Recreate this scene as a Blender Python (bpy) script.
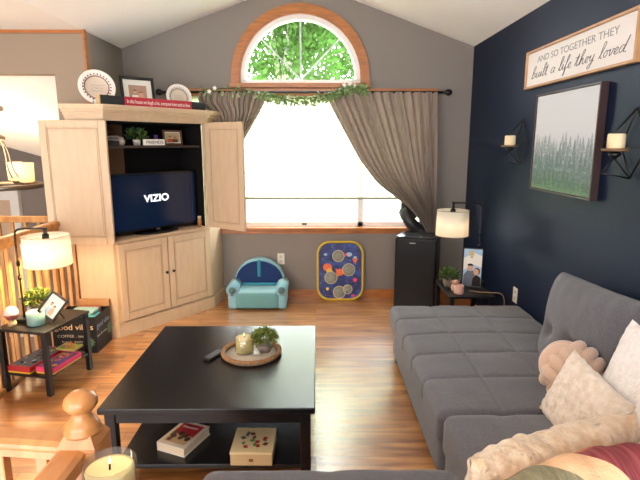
import bpy, bmesh, math, random
from mathutils import Vector, Matrix, noise
random.seed(7)
for _o in list(bpy.data.objects): bpy.data.objects.remove(_o)
SC = bpy.context.scene
COL = SC.collection
PI = math.pi

# ---------------------------------------------------------------- camera
cd = bpy.data.cameras.new('camera'); cam = bpy.data.objects.new('camera', cd); COL.objects.link(cam)
cam.location = (0, 0, 1.575)
cam.rotation_euler = (PI/2 - math.atan(97/500), 0, -math.atan(4/500))
cd.sensor_width = 36; cd.lens = 36*500/640; cd.clip_start = .02
SC.camera = cam
# ---------------------------------------------------------------- world (bright hazy daylight)
w = bpy.data.worlds.new('daylight'); SC.world = w; w.use_nodes = True
# hazy sky, far brighter on the window side (+Y) than behind the house
nt = w.node_tree; bg = nt.nodes['Background']
tcw = nt.nodes.new('ShaderNodeTexCoord'); sxw = nt.nodes.new('ShaderNodeSeparateXYZ'); mrw = nt.nodes.new('ShaderNodeMapRange'); cmw = nt.nodes.new('ShaderNodeMixRGB')
nt.links.new(tcw.outputs['Generated'], sxw.inputs[0]); nt.links.new(sxw.outputs['Y'], mrw.inputs['Value'])
mrw.inputs['From Min'].default_value = -.3; mrw.inputs['From Max'].default_value = .6; mrw.inputs['To Min'].default_value = 6.3; mrw.inputs['To Max'].default_value = 25
nt.links.new(mrw.outputs[0], bg.inputs[1])
cmw.inputs[1].default_value = (.93, .96, 1.0, 1); cmw.inputs[2].default_value = (.90, .95, 1.0, 1); mr2 = nt.nodes.new('ShaderNodeMapRange'); mr2.inputs['From Min'].default_value = -.3; mr2.inputs['From Max'].default_value = .5
nt.links.new(sxw.outputs['Y'], mr2.inputs['Value']); nt.links.new(mr2.outputs[0], cmw.inputs[0]); nt.links.new(cmw.outputs[0], bg.inputs[0])
# ---------------------------------------------------------------- sun on the garden behind the far wall
sd = bpy.data.lights.new('sun', 'SUN'); sd.energy = 4.0; sd.angle = .05; sun = bpy.data.objects.new('sun', sd); COL.objects.link(sun)
sun.rotation_euler = (math.radians(35), math.radians(12), 0)
# unseen warm fill lights without fixtures, added to brighten ceiling and left side
for lx, ly in ((-2.6, -1.3), (-2.6, 1.0)):
    ld = bpy.data.lights.new('added_fill_light', 'POINT'); ld.energy = 22; ld.color = (1, .78, .52); ld.shadow_soft_size = .2
    lo = bpy.data.objects.new('added_fill_light', ld); COL.objects.link(lo); lo.location = (lx, ly, 1.95)
# ---------------------------------------------------------------- exposure
vs = SC.view_settings; vs.view_transform = 'Standard'; vs.look = 'None'; vs.exposure = 0.0; vs.gamma = 1; vs.use_curve_mapping = False

# ================================================================ helpers
def lin(c):
    return tuple(((x/255)/12.92 if x/255 <= .04045 else ((x/255+.055)/1.055)**2.4) for x in c) + (1,)

MATS = {}
def mat(name, rgb, rough=.6, metal=0, var=0, scale=8, bump=0, bscale=60, emit=0, stretch=None, spec=None, rgb2=None, sheen=0, coat=0):
    if name in MATS: return MATS[name]
    m = bpy.data.materials.new(name); m.use_nodes = True; nt = m.node_tree; b = nt.nodes['Principled BSDF']
    b.inputs['Base Color'].default_value = lin(rgb); b.inputs['Roughness'].default_value = rough; b.inputs['Metallic'].default_value = metal
    if spec is not None: b.inputs['Specular IOR Level'].default_value = spec
    if sheen: b.inputs['Sheen Weight'].default_value = sheen
    if coat: b.inputs['Coat Weight'].default_value = coat; b.inputs['Coat Roughness'].default_value = .2
    tc = nt.nodes.new('ShaderNodeTexCoord')
    mp = nt.nodes.new('ShaderNodeMapping'); nt.links.new(tc.outputs['Object'], mp.inputs[0])
    if stretch: mp.inputs['Scale'].default_value = stretch
    if var or rgb2:
        n = nt.nodes.new('ShaderNodeTexNoise'); n.inputs['Scale'].default_value = scale; n.inputs['Detail'].default_value = 4
        nt.links.new(mp.outputs[0], n.inputs['Vector'])
        r = nt.nodes.new('ShaderNodeValToRGB'); nt.links.new(n.outputs['Fac'], r.inputs[0])
        c = lin(rgb); c2 = lin(rgb2) if rgb2 else tuple(max(0, x*(1-var)) for x in c[:3]) + (1,)
        r.color_ramp.elements[0].position = .35; r.color_ramp.elements[1].position = .65
        r.color_ramp.elements[0].color = c2; r.color_ramp.elements[1].color = c
        nt.links.new(r.outputs[0], b.inputs['Base Color'])
    if bump:
        n2 = nt.nodes.new('ShaderNodeTexNoise'); n2.inputs['Scale'].default_value = bscale; n2.inputs['Detail'].default_value = 3
        nt.links.new(mp.outputs[0], n2.inputs['Vector'])
        bp = nt.nodes.new('ShaderNodeBump'); bp.inputs['Strength'].default_value = bump; bp.inputs['Distance'].default_value = .01
        nt.links.new(n2.outputs['Fac'], bp.inputs['Height']); nt.links.new(bp.outputs[0], b.inputs['Normal'])
    if emit:
        b.inputs['Emission Color'].default_value = lin(rgb); b.inputs['Emission Strength'].default_value = emit
    MATS[name] = m
    return m

def translucent(name, rgb, fac=.5, rgbt=None, rough=1):
    m = bpy.data.materials.new(name); m.use_nodes = True; nt = m.node_tree; nt.nodes.clear()
    o = nt.nodes.new('ShaderNodeOutputMaterial'); d = nt.nodes.new('ShaderNodeBsdfDiffuse'); t = nt.nodes.new('ShaderNodeBsdfTranslucent')
    mx = nt.nodes.new('ShaderNodeMixShader'); d.inputs[0].default_value = lin(rgb); t.inputs[0].default_value = lin(rgbt or rgb)
    mx.inputs[0].default_value = fac
    nt.links.new(d.outputs[0], mx.inputs[1]); nt.links.new(t.outputs[0], mx.inputs[2]); nt.links.new(mx.outputs[0], o.inputs[0])
    MATS[name] = m
    return m

def glassy(name, tint=(255, 255, 255), gl=.08, rough=.02):
    m = bpy.data.materials.new(name); m.use_nodes = True; nt = m.node_tree; nt.nodes.clear()
    o = nt.nodes.new('ShaderNodeOutputMaterial'); d = nt.nodes.new('ShaderNodeBsdfTransparent'); t = nt.nodes.new('ShaderNodeBsdfGlossy')
    mx = nt.nodes.new('ShaderNodeMixShader'); d.inputs[0].default_value = lin(tint); t.inputs['Roughness'].default_value = rough
    mx.inputs[0].default_value = gl
    nt.links.new(d.outputs[0], mx.inputs[1]); nt.links.new(t.outputs[0], mx.inputs[2]); nt.links.new(mx.outputs[0], o.inputs[0])
    return m

def B(): return bmesh.new()

def _merge(bm, t):
    me = bpy.data.meshes.new('tmp'); t.to_mesh(me); t.free(); bm.from_mesh(me); bpy.data.meshes.remove(me)

def box(bm, c, s, rot=None, bev=0, mi=0, seg=2):
    t = bmesh.new(); bmesh.ops.create_cube(t, size=1)
    for v in t.verts: v.co = Vector((v.co.x*s[0], v.co.y*s[1], v.co.z*s[2]))
    if bev: bmesh.ops.bevel(t, geom=t.edges[:], offset=bev, segments=seg, affect='EDGES', profile=.5)
    M = Matrix.Translation(Vector(c))
    if rot is not None: M = M @ (rot if isinstance(rot, Matrix) else Matrix.Rotation(rot, 4, 'Z'))
    bmesh.ops.transform(t, matrix=M, verts=t.verts)
    for f in t.faces: f.material_index = mi
    _merge(bm, t); return bm

def bx(bm, x0, x1, y0, y1, z0, z1, bev=0, mi=0):
    return box(bm, ((x0+x1)/2, (y0+y1)/2, (z0+z1)/2), (abs(x1-x0), abs(y1-y0), abs(z1-z0)), None, bev, mi)

def frames(pts, closed=False):
    pts = [Vector(p) for p in pts]; n = len(pts); out = []; up = None
    for i in range(n):
        a = pts[(i-1) % n] if (closed or i > 0) else pts[i]
        b = pts[(i+1) % n] if (closed or i < n-1) else pts[i]
        t = (b-a).normalized()
        if up is None:
            up = Vector((0, 0, 1)) if abs(t.z) < .9 else Vector((1, 0, 0))
        s = t.cross(up)
        if s.length < 1e-5: s = t.cross(Vector((1, 0, .1)))
        s.normalize(); up = s.cross(t).normalized(); out.append((pts[i], s, up))
    return out

def tube(bm, pts, r, seg=8, closed=False, mi=0, cap=True, flat=1):
    fr = frames(pts, closed); rings = []
    for i, (p, s, u) in enumerate(fr):
        rr = r[i] if isinstance(r, (list, tuple)) else r
        rings.append([bm.verts.new(p + s*math.cos(a)*rr + u*math.sin(a)*rr*flat) for a in [2*PI*k/seg for k in range(seg)]])
    n = len(rings)
    for i in range(n if closed else n-1):
        A, C = rings[i], rings[(i+1) % n]; off = 0
        if closed and i == n-1:
            off = min(range(seg), key=lambda o: sum((A[k].co-C[(k+o) % seg].co).length for k in range(seg)))
        for k in range(seg):
            f = bm.faces.new((A[k], A[(k+1) % seg], C[(k+1+off) % seg], C[(k+off) % seg])); f.material_index = mi; f.smooth = True
    if cap and not closed:
        for R in (rings[0][::-1], rings[-1]):
            f = bm.faces.new(R); f.material_index = mi
    return bm

def lathe(bm, prof, c=(0, 0, 0), seg=28, mi=0, M=None, mis=None, sm=True):
    rings = []
    for (r, z) in prof:
        ring = []
        for k in range(seg):
            a = 2*PI*k/seg; v = Vector((max(r, .0002)*math.cos(a), max(r, .0002)*math.sin(a), z))
            if M is not None: v = M @ v
            ring.append(bm.verts.new(v + Vector(c)))
        rings.append(ring)
    for i in range(len(rings)-1):
        for k in range(seg):
            f = bm.faces.new((rings[i][k], rings[i][(k+1) % seg], rings[i+1][(k+1) % seg], rings[i+1][k]))
            f.material_index = mis[i] if mis else mi; f.smooth = sm
    if prof[0][0] > .001: bm.faces.new(rings[0][::-1]).material_index = mis[0] if mis else mi
    if prof[-1][0] > .001: bm.faces.new(rings[-1]).material_index = mis[-1] if mis else mi
    return bm

def prism(bm, poly, z0, z1, mi=0, M=None):
    T = (lambda v: M @ v) if M is not None else (lambda v: v)
    a = [bm.verts.new(T(Vector((x, y, z0)))) for x, y in poly]; b = [bm.verts.new(T(Vector((x, y, z1)))) for x, y in poly]
    n = len(poly)
    bm.faces.new(a[::-1]).material_index = mi; bm.faces.new(b).material_index = mi
    for i in range(n): bm.faces.new((a[i], a[(i+1) % n], b[(i+1) % n], b[i])).material_index = mi
    return bm

def rbox(bm, h, r, n=10, fn=None, M=None, mi=0):
    """rounded box: half sizes h, corner radius r, n cells a side, fn displaces"""
    t = bmesh.new(); bmesh.ops.create_cube(t, size=2)
    ns = n if isinstance(n, (list, tuple)) else (n, n, n)
    bmesh.ops.subdivide_edges(t, edges=t.edges[:], cuts=max(ns)-1, use_grid_fill=True)
    for v in t.verts:
        p = Vector((v.co.x*h[0], v.co.y*h[1], v.co.z*h[2]))
        q = Vector([max(-(h[i]-r), min(h[i]-r, p[i])) for i in range(3)]); d = p-q
        if d.length > 1e-7: p = q + d.normalized()*r
        if fn: p = fn(p, v.co.copy())
        v.co = M @ p if M is not None else p
    for f in t.faces: f.smooth = True; f.material_index = mi
    _merge(bm, t); return bm

def pillow_bm(w, h, t, n=26, M=None, nz=0, nsc=18, pinch=.07, mi=0, seed=0, dome=.5):
    bm = bmesh.new(); top = {}; bot = {}
    for i in range(n+1):
        for j in range(n+1):
            u = math.sin((-1+2*i/n)*PI/2); v = math.sin((-1+2*j/n)*PI/2)
            x = w/2*u*(1-pinch*(1-v*v)); y = h/2*v*(1-pinch*(1-u*u))
            z = t/2*((1-abs(u)**3.2)*(1-abs(v)**3.2))**dome
            edge = i in (0, n) or j in (0, n)
            for s, D in ((1, top), (-1, bot)):
                if edge and s == -1: D[i, j] = top[i, j]; continue
                p = Vector((x, y, s*z))
                if nz:
                    q = noise.noise(Vector((x*nsc+seed, y*nsc, s*3+seed)))+.5*noise.noise(Vector((x*nsc*2.3, y*nsc*2.3+seed, s*5)))
                    p.z += s*nz*q*(1 if not edge else 0); p.x += nz*.6*noise.noise(Vector((y*nsc*1.5, x*nsc, seed+9))); p.y += nz*.6*noise.noise(Vector((x*nsc*1.5, y*nsc, seed+19)))
                D[i, j] = bm.verts.new(M @ p if M is not None else p)
    for i in range(n):
        for j in range(n):
            f = bm.faces.new((top[i, j], top[i+1, j], top[i+1, j+1], top[i, j+1])); f.smooth = True; f.material_index = mi
            f = bm.faces.new((bot[i, j], bot[i, j+1], bot[i+1, j+1], bot[i+1, j])); f.smooth = True; f.material_index = mi
    return bm

def basis(o, X, Y):
    X = Vector(X).normalized(); Y = Vector(Y); Z = X.cross(Y).normalized(); Y = Z.cross(X)
    return Matrix(((X.x, Y.x, Z.x, o[0]), (X.y, Y.y, Z.y, o[1]), (X.z, Y.z, Z.z, o[2]), (0, 0, 0, 1)))

def obj(name, bm, m, parent=None, smooth=False, label=None):
    bmesh.ops.recalc_face_normals(bm, faces=bm.faces[:])
    me = bpy.data.meshes.new(name); bm.to_mesh(me); bm.free()
    for x in (m if isinstance(m, (list, tuple)) else [m]): me.materials.append(x)
    if smooth:
        for p in me.polygons: p.use_smooth = True
    o = bpy.data.objects.new(name, me); COL.objects.link(o)
    if parent: o.parent = parent
    if label: o['label'] = label
    return o

def tag(o, label, cat, group=None, kind=None):
    o['label'] = label; o['category'] = cat
    if group: o['group'] = group
    if kind: o['kind'] = kind
    return o

def thing(name, label, cat, loc=(0, 0, 0), rz=0, group=None):
    o = bpy.data.objects.new(name, None); COL.objects.link(o); o.location = loc; o.rotation_euler = (0, 0, rz)
    o.empty_display_size = .05
    return tag(o, label, cat, group)

def struct(name, bm, m, parent=None, label=None):
    o = obj(name, bm, m, parent)
    if not parent: o['kind'] = 'structure'
    if label: o['label'] = label
    return o

def kids(o): return [c for c in bpy.data.objects if c.parent == o]
def dup(o, loc=None, rz=None, label=None, parent=None):
    c = o.copy(); COL.objects.link(c); c.parent = parent
    if loc is not None: c.location = loc
    if rz is not None: c.rotation_euler = (0, 0, rz)
    if label: c['label'] = label
    for k in kids(o): dup(k, parent=c)
    return c

def lettering(name, s, height, m, parent, M, width=None, ext=.0008, align='CENTER', bold=0):
    cu = bpy.data.curves.new('t', 'FONT'); cu.body = s; cu.align_x = align; cu.align_y = 'CENTER'; cu.extrude = .5*ext/max(height, 1e-4)
    cu.offset = bold
    t = bpy.data.objects.new('t', cu); COL.objects.link(t)
    bpy.context.view_layer.update()
    me = bpy.data.meshes.new_from_object(t.evaluated_get(bpy.context.evaluated_depsgraph_get()))
    bpy.data.objects.remove(t); bpy.data.curves.remove(cu)
    xs = [v.co.x for v in me.vertices]; W0 = max(xs)-min(xs)
    sx = (width/W0) if width else height
    me.transform(M @ Matrix.Diagonal((sx, height, height, 1)))
    me.materials.clear(); me.materials.append(m); me.name = name
    o = bpy.data.objects.new(name, me); COL.objects.link(o); o.parent = parent
    return o

def spline(pts, k=6):
    pts = [Vector(p) for p in pts]; out = []
    for i in range(len(pts)-1):
        p0 = pts[max(i-1, 0)]; p1 = pts[i]; p2 = pts[i+1]; p3 = pts[min(i+2, len(pts)-1)]
        for j in range(k):
            t = j/k
            out.append(.5*((2*p1)+(p2-p0)*t+(2*p0-5*p1+4*p2-p3)*t*t+(3*p1-p0-3*p2+p3)*t**3))
    out.append(pts[-1]); return out

def disc(bm, x, y, rx, ry, z, M, mi=0, seg=20, a0=0, a1=2*PI):
    full = abs(a1-a0-2*PI) < 1e-6
    vs_ = [bm.verts.new(M @ Vector((x+rx*math.cos(a0+(a1-a0)*k/seg), y+ry*math.sin(a0+(a1-a0)*k/seg), z))) for k in range(seg if full else seg+1)]
    bm.faces.new(vs_).material_index = mi
def poly(bm, pts, z, M, mi=0):
    bm.faces.new([bm.verts.new(M @ Vector((x, y, z))) for x, y in pts]).material_index = mi
def rect(bm, x0, x1, y0, y1, z, M, mi=0): poly(bm, [(x0, y0), (x1, y0), (x1, y1), (x0, y1)], z, M, mi)

def leaf(bm, p, d, L, W, mi=0, roll=None):
    d = Vector(d).normalized(); r = Vector((random.uniform(-1, 1), random.uniform(-1, 1), random.uniform(-1, 1))) if roll is None else roll
    s = d.cross(r)
    if s.length < 1e-4: s = d.cross(Vector((0, 0, 1)))
    s.normalize(); p = Vector(p)
    a = bm.verts.new(p); b = bm.verts.new(p+d*L*.45+s*W*.5); c = bm.verts.new(p+d*L); e = bm.verts.new(p+d*L*.45-s*W*.5)
    f = bm.faces.new((a, b, c, e)); f.material_index = mi

# ================================================================ materials
wall_grey = mat('wall_grey', (133, 124, 117), .75, bump=.15, bscale=120)
wall_tan = mat('wall_tan', (150, 132, 112), .75, bump=.15, bscale=120)
navy = mat('wall_navy', (8, 24, 50), .5, spec=.22, bump=.12, bscale=140)
ceil_m = mat('ceiling_white', (252, 249, 245), .9, bump=.3, bscale=45)
trimw = mat('trim_wood', (184, 112, 52), .35, var=.3, scale=6, stretch=(1, 1, 8), coat=.2)
oak = mat('railing_oak', (204, 142, 84), .3, rgb2=(186, 122, 66), scale=5, stretch=(6, 2, 2), coat=.25)
oakrail = mat('baluster_oak', (214, 156, 88), .4, rgb2=(184, 120, 60), scale=5, stretch=(4, 4, 1))
white = mat('white_paint', (236, 234, 230), .4)
black = mat('black_satin', (11, 10, 11), .4)
blackm = mat('black_metal', (14, 13, 13), .4, metal=.2)
espresso = mat('espresso_wood', (17, 16, 18), .26, rgb2=(24, 22, 24), scale=5, stretch=(1, 10, 10))
cream = mat('cream_furniture', (208, 182, 150), .5, rgb2=(202, 175, 143), scale=6, stretch=(4, 4, 1))
creamd = mat('cream_groove', (186, 160, 130), .6)
knob_m = mat('bronze_knob', (62, 44, 34), .35, metal=.7)
sofa_m = mat('sofa_grey', (98, 97, 105), .95, rgb2=(87, 86, 94), scale=90, bump=.35, bscale=420, sheen=.25)
sofa_d = mat('sofa_seam', (66, 63, 66), .95)
glass = glassy('window_glass', (250, 252, 252), .05)
jar_glass = glassy('jar_glass', (240, 242, 240), .12)
paper = mat('paper_white', (235, 230, 220), .7)
gold = mat('picture_frame_gold', (150, 104, 52), .4, metal=.4)
wax = mat('candle_wax', (255, 228, 164), .5); wax.node_tree.nodes['Principled BSDF'].inputs['Subsurface Weight'].default_value = .25
wick = mat('candle_wick', (40, 30, 24), .9)
flame = mat('candle_flame', (255, 214, 130), .5, emit=14)
leafg = mat('leaf_green', (108, 132, 52), .6, rgb2=(70, 98, 36), scale=60)
leafd = mat('leaf_dark_green', (50, 82, 46), .6, rgb2=(34, 60, 34), scale=60)
leafy = mat('leaf_yellow_green', (160, 160, 70), .6, rgb2=(116, 124, 48), scale=60)
stone = mat('pot_stone', (138, 124, 112), .85, var=.35, scale=40, bump=.4, bscale=90)
wicker = mat('wicker', (172, 128, 86), .7, var=.4, scale=70, bump=.8, bscale=140)
red = mat('print_red', (176, 34, 44), .5); skin = mat('print_skin', (214, 164, 134), .6)
yellow = mat('print_yellow', (226, 190, 52), .5); teal = mat('print_teal', (74, 168, 178), .6)
blue = mat('print_blue', (30, 62, 140), .5); orange = mat('print_orange', (226, 104, 54), .5); pink = mat('print_pink', (222, 60, 110), .5)
purple = mat('print_purple', (104, 62, 140), .5); green = mat('print_green', (96, 152, 84), .5); brown = mat('print_brown', (104, 66, 42), .6)
cardboard = mat('cardboard', (186, 142, 98), .8, var=.1, scale=20)
chalk = mat('chalk_white', (206, 200, 186), .8); charcoal_m = mat('charcoal_board', (24, 23, 25), .6, var=.3, scale=20)
sky_m = mat('print_sky', (168, 196, 220), .6); tan = mat('print_tan', (206, 178, 130), .6)
curtain_m = translucent('curtain_fabric', (140, 122, 110), .13, (150, 128, 116))
shade_m = translucent('lamp_shade_fabric', (255, 250, 240), .55)
blind_m = translucent('cellular_shade_fabric', (228, 230, 206), .62, (240, 242, 220))

# curtain: fine vertical weave streaks
nt = curtain_m.node_tree; tc = nt.nodes.new('ShaderNodeTexCoord'); mp = nt.nodes.new('ShaderNodeMapping'); mp.inputs['Scale'].default_value = (60, 60, 3)
nz = nt.nodes.new('ShaderNodeTexNoise'); nz.inputs['Scale'].default_value = 1.2; rp = nt.nodes.new('ShaderNodeValToRGB')
rp.color_ramp.elements[0].color = lin((142, 126, 116)); rp.color_ramp.elements[1].color = lin((164, 148, 138)); rp.color_ramp.elements[0].position = .3; rp.color_ramp.elements[1].position = .7
nt.links.new(tc.outputs['Object'], mp.inputs[0]); nt.links.new(mp.outputs[0], nz.inputs['Vector']); nt.links.new(nz.outputs['Fac'], rp.inputs[0])
for n_ in nt.nodes:
    if n_.type == 'BSDF_DIFFUSE': nt.links.new(rp.outputs[0], n_.inputs[0])

def floor_material():
    m = bpy.data.materials.new('laminate_floor'); m.use_nodes = True; nt = m.node_tree; b = nt.nodes['Principled BSDF']
    tc = nt.nodes.new('ShaderNodeTexCoord')
    br = nt.nodes.new('ShaderNodeTexBrick'); br.inputs['Scale'].default_value = 1; br.inputs['Brick Width'].default_value = 1.05
    br.inputs['Row Height'].default_value = .115; br.inputs['Mortar Size'].default_value = .0012; br.inputs['Mortar Smooth'].default_value = .1
    br.offset = .37; br.inputs['Color1'].default_value = (0, 0, 0, 1); br.inputs['Color2'].default_value = (1, 1, 1, 1); br.inputs['Mortar'].default_value = (.5, .5, .5, 1)
    nt.links.new(tc.outputs['Object'], br.inputs['Vector'])
    mp = nt.nodes.new('ShaderNodeMapping'); mp.inputs['Scale'].default_value = (1.6, 14, 1); nt.links.new(tc.outputs['Object'], mp.inputs[0])
    ad = nt.nodes.new('ShaderNodeMixRGB'); ad.blend_type = 'ADD'; ad.inputs[0].default_value = 1
    sc = nt.nodes.new('ShaderNodeMixRGB'); sc.blend_type = 'MULTIPLY'; sc.inputs[0].default_value = 1; sc.inputs[2].default_value = (9, 5, 3, 1)
    nt.links.new(br.outputs['Color'], sc.inputs[1]); nt.links.new(mp.outputs[0], ad.inputs[1]); nt.links.new(sc.outputs[0], ad.inputs[2])
    n = nt.nodes.new('ShaderNodeTexNoise'); n.inputs['Scale'].default_value = 1.3; n.inputs['Detail'].default_value = 6; n.inputs['Distortion'].default_value = .8
    nt.links.new(ad.outputs[0], n.inputs['Vector'])
    r = nt.nodes.new('ShaderNodeValToRGB'); e = r.color_ramp.elements
    e[0].position = .3; e[0].color = lin((138, 82, 42)); e[1].position = .7; e[1].color = lin((222, 166, 104))
    x = e.new(.46); x.color = lin((184, 120, 64)); x = e.new(.56); x.color = lin((204, 142, 80))
    nt.links.new(n.outputs['Fac'], r.inputs[0])
    mm = nt.nodes.new('ShaderNodeMixRGB'); mm.blend_type = 'MULTIPLY'; mm.inputs[2].default_value = (.66, .60, .54, 1)
    ml = nt.nodes.new('ShaderNodeMath'); ml.operation = 'MULTIPLY'; ml.inputs[1].default_value = .6; nt.links.new(br.outputs['Color'], ml.inputs[0])
    nt.links.new(ml.outputs[0], mm.inputs[0]); nt.links.new(r.outputs[0], mm.inputs[1])
    m2 = nt.nodes.new('ShaderNodeMixRGB'); m2.inputs[2].default_value = lin((70, 40, 22)); nt.links.new(br.outputs['Fac'], m2.inputs[0]); nt.links.new(mm.outputs[0], m2.inputs[1])
    nt.links.new(m2.outputs[0], b.inputs['Base Color'])
    b.inputs['Roughness'].default_value = .30; b.inputs['Specular IOR Level'].default_value = 1.0; b.inputs['Coat Weight'].default_value = 1.0; b.inputs['Coat Roughness'].default_value = .24; b.inputs['Coat IOR'].default_value = 1.85
    return m
floor_m = floor_material()

# ================================================================ room shell
XR, YF, XL, YB, ZE = 1.505, 5.0, -1.836, 4.2, 2.45
RX, RZ = -.145, 3.06
YN = -2.6
b = B(); bx(b, -2.08, 1.7, 1.02, 5.2, -.12, 0); bx(b, -.66, 1.7, YN, 1.02, -.12, 0); bx(b, -5.5, -.66, YN, -.4, -.12, 0)
struct('floor', b, floor_m)
# stairwell landing and dining side floor
carpet = mat('landing_carpet', (190, 172, 156), .95, bump=.3, bscale=200)
b = B(); bx(b, -5.5, -2.08, 1.02, 7.2, -1.3, -1.2); bx(b, -2.08, -.66, -.4, 1.02, -1.3, -1.2); bx(b, -5.5, -2.08, -.4, 1.02, -1.3, -1.2)
o = struct('trim_3', b, carpet, label='beige landing floor below the stairwell')
b = B(); bx(b, -2.1, -2.08, 1.0, 4.2, -1.2, 0); bx(b, -2.08, -.66, 1.0, 1.02, -1.2, -.12)
struct('trim_4', b, wall_grey, label='stairwell side wall below the floor edge')
# far wall with arch + wide window opening, one profile extruded
def arch_pts(r, zb, zs, cx=-.147, n=28):
    p = [(cx+r, zb), (cx+r, zs)]
    p += [(cx+r*math.cos(PI*k/n), zs+r*math.sin(PI*k/n)) for k in range(1, n)]
    return p + [(cx-r, zs), (cx-r, zb)]
AR, AZB, AZS = .60, 2.135, 2.19
WX0, WX1, WZ0, WZ1 = -1.32, 1.10, .735, 2.03
b = B()
def wq(pts, y0=YF, y1=YF+.16):
    a = [b.verts.new((x, y0, z)) for x, z in pts]; c = [b.verts.new((x, y1, z)) for x, z in pts]
    b.faces.new(a); b.faces.new(c[::-1])
    for i in range(len(pts)): b.faces.new((a[i], a[(i+1) % len(pts)], c[(i+1) % len(pts)], c[i]))
wq([(XL-.1, -.1), (XR+.1, -.1), (XR+.1, WZ0), (XL-.1, WZ0)])
wq([(XL-.1, WZ0), (WX0, WZ0), (WX0, WZ1), (XL-.1, WZ1)]); wq([(WX1, WZ0), (XR+.1, WZ0), (XR+.1, WZ1), (WX1, WZ1)])
wq([(XL-.1, WZ1), (XR+.1, WZ1), (XR+.1, AZB), (XL-.1, AZB)])
ap = arch_pts(AR, AZB, AZS); mid = len(ap)//2; top = ap[mid]
# right part around arch
wq([(XR+.1, AZB), (XR+.1, 3.2), (top[0], 3.2)] + ap[:mid+1][::-1])
wq([(XL-.1, AZB)] + ap[mid:][::-1] + [(top[0], 3.2), (XL-.1, 3.2)])
struct('wall_far', b, wall_grey)
b = B(); bx(b, XR, XR+.14, YN, YF+.16, -.1, 2.7); struct('wall_right', b, navy)
b = B(); bx(b, XL-.12, XL, YB+.12, YF+.1, -.1, 2.6); struct('wall_left', b, wall_grey)
b = B(); bx(b, -2.09, XL, YB, YB+.12, -.1, 2.5); bx(b, -5.5, -2.09, YB, YB+.12, 2.118, 2.5); struct('wall_entry', b, wall_tan)
b = B(); bx(b, XL-.004, XL+.012, YB-.012, YB+.03, 0, 2.5); struct('trim_1', b, trimw, label='golden wood corner strip beside the armoire')
b = B(); bx(b, -5.5, XL-.004, YB-.01, YB+.005, 2.425, 2.45); struct('trim_5', b, trimw)
# ceiling: two vault slopes + flat entry part
b = B()
def slab(p, t=.08):
    a = [b.verts.new(Vector(q)) for q in p]; c = [b.verts.new(Vector(q)+Vector((0, 0, t))) for q in p]; n = len(p)
    b.faces.new(a); b.faces.new(c[::-1])
    for i in range(n): b.faces.new((a[i], a[(i+1) % n], c[(i+1) % n], c[i]))
sl = (RZ-ZE)/(RX-XL)
slab([(XL, YN, ZE), (XL, YF+.2, ZE), (RX, YF+.2, RZ), (RX, YN, RZ)])
zr = 2.475; slab([(RX, YN, RZ), (RX, YF+.2, RZ), (XR+.14, YF+.2, zr-.05), (XR+.14, YN, zr-.05)])
slab([(-5.5, YN, ZE), (-5.5, YB+.12, ZE), (XL, YB+.12, ZE), (XL, YN, ZE)])
struct('ceiling', b, ceil_m)
# entry beyond the opening: sloped soffit, grey walls
b = B(); slab([(-5.6, 4.3, 3.0), (-5.6, 7.05, 2.12), (-1.95, 7.05, .83), (-1.95, 4.3, 2.12)])
b.free(); b = B(); slab([(-5.6, YB+.12, 2.40), (-5.6, 7.1, 2.14), (-1.95, 7.1, .85), (-1.95, YB+.12, 2.14)])
struct('trim_6', b, ceil_m, label='sloped white soffit over the entry stairs')
b = B(); bx(b, -5.6, -1.9, 7.0, 7.12, -1.3, 2.6); struct('wall_back', b, wall_grey)
b = B(); bx(b, -5.65, -5.5, YN, 7.1, -1.3, 2.6); struct('wall_side', b, wall_tan)
b = B(); bx(b, -2.1, -1.96, YB+.12, 7.1, -1.3, 2.3); struct('wall_stair', b, wall_tan)
# white door in the entry
t = B(); bx(t, -4.98, -4.12, 6.93, 7.0, -1.2, .93)
d1 = struct('door_1', t, white)
t = B(); bx(t, -4.80, -4.24, 6.925, 6.935, -1.0, .80); obj('door_panel', t, mat('door_panel_tan', (206, 178, 152), .6), d1)
# baseboards
b = B(); bx(b, -.97, XR, YF-.014, YF, 0, .085); struct('baseboard_far', b, trimw)
b = B(); bx(b, XR-.014, XR, YN, YF-.014, 0, .085); struct('baseboard_right', b, trimw)
# window casing, arch
def arch_band(bm, r0, r1, zb, zs, y0, y1, mi=0):
    A = arch_pts(r0, zb, zs); C = arch_pts(r1, zb, zs); v = []
    for y in (y0, y1):
        v.append(([bm.verts.new((x, y, z)) for x, z in A], [bm.verts.new((x, y, z)) for x, z in C]))
    (a0, c0), (a1, c1) = v
    for i in range(len(A)-1):
        for q in ((a0[i], a0[i+1], c0[i+1], c0[i]), (a1[i], c1[i], c1[i+1], a1[i+1]), (a0[i], a1[i], a1[i+1], a0[i+1]), (c0[i], c0[i+1], c1[i+1], c1[i])):
            f = bm.faces.new(q); f.material_index = mi
w1 = B(); arch_band(w1, .528, .592, 2.165, 2.19, YF+.02, YF+.1); bx(w1, -.74, .445, YF+.02, YF+.1, 2.135, 2.172)
win1 = struct('window_1', w1, white, label='arched upper window')
b = B(); arch_band(b, .59, .66, 2.12, 2.19, YF-.03, YF+.0); bx(b, -.147-.675, -.147+.675, YF-.04, YF+.0, 2.095, 2.14, .004)
arch_band(b, .575, .6, 2.13, 2.19, YF-.01, YF+.16)
obj('window_casing', b, trimw, win1)
b = B(); box(b, (-.147, YF+.06, 2.44), (.016, .02, .56))
for a in (45, 135):
    L = .53; c = (-.147+math.cos(math.radians(a))*L/2, YF+.06, 2.18+math.sin(math.radians(a))*L/2)
    box(b, c, (L, .016, .014), Matrix.Rotation(-math.radians(a), 4, 'Y'))
obj('muntin', b, mat('muntin_grey', (190, 196, 196), .5), win1)
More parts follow.
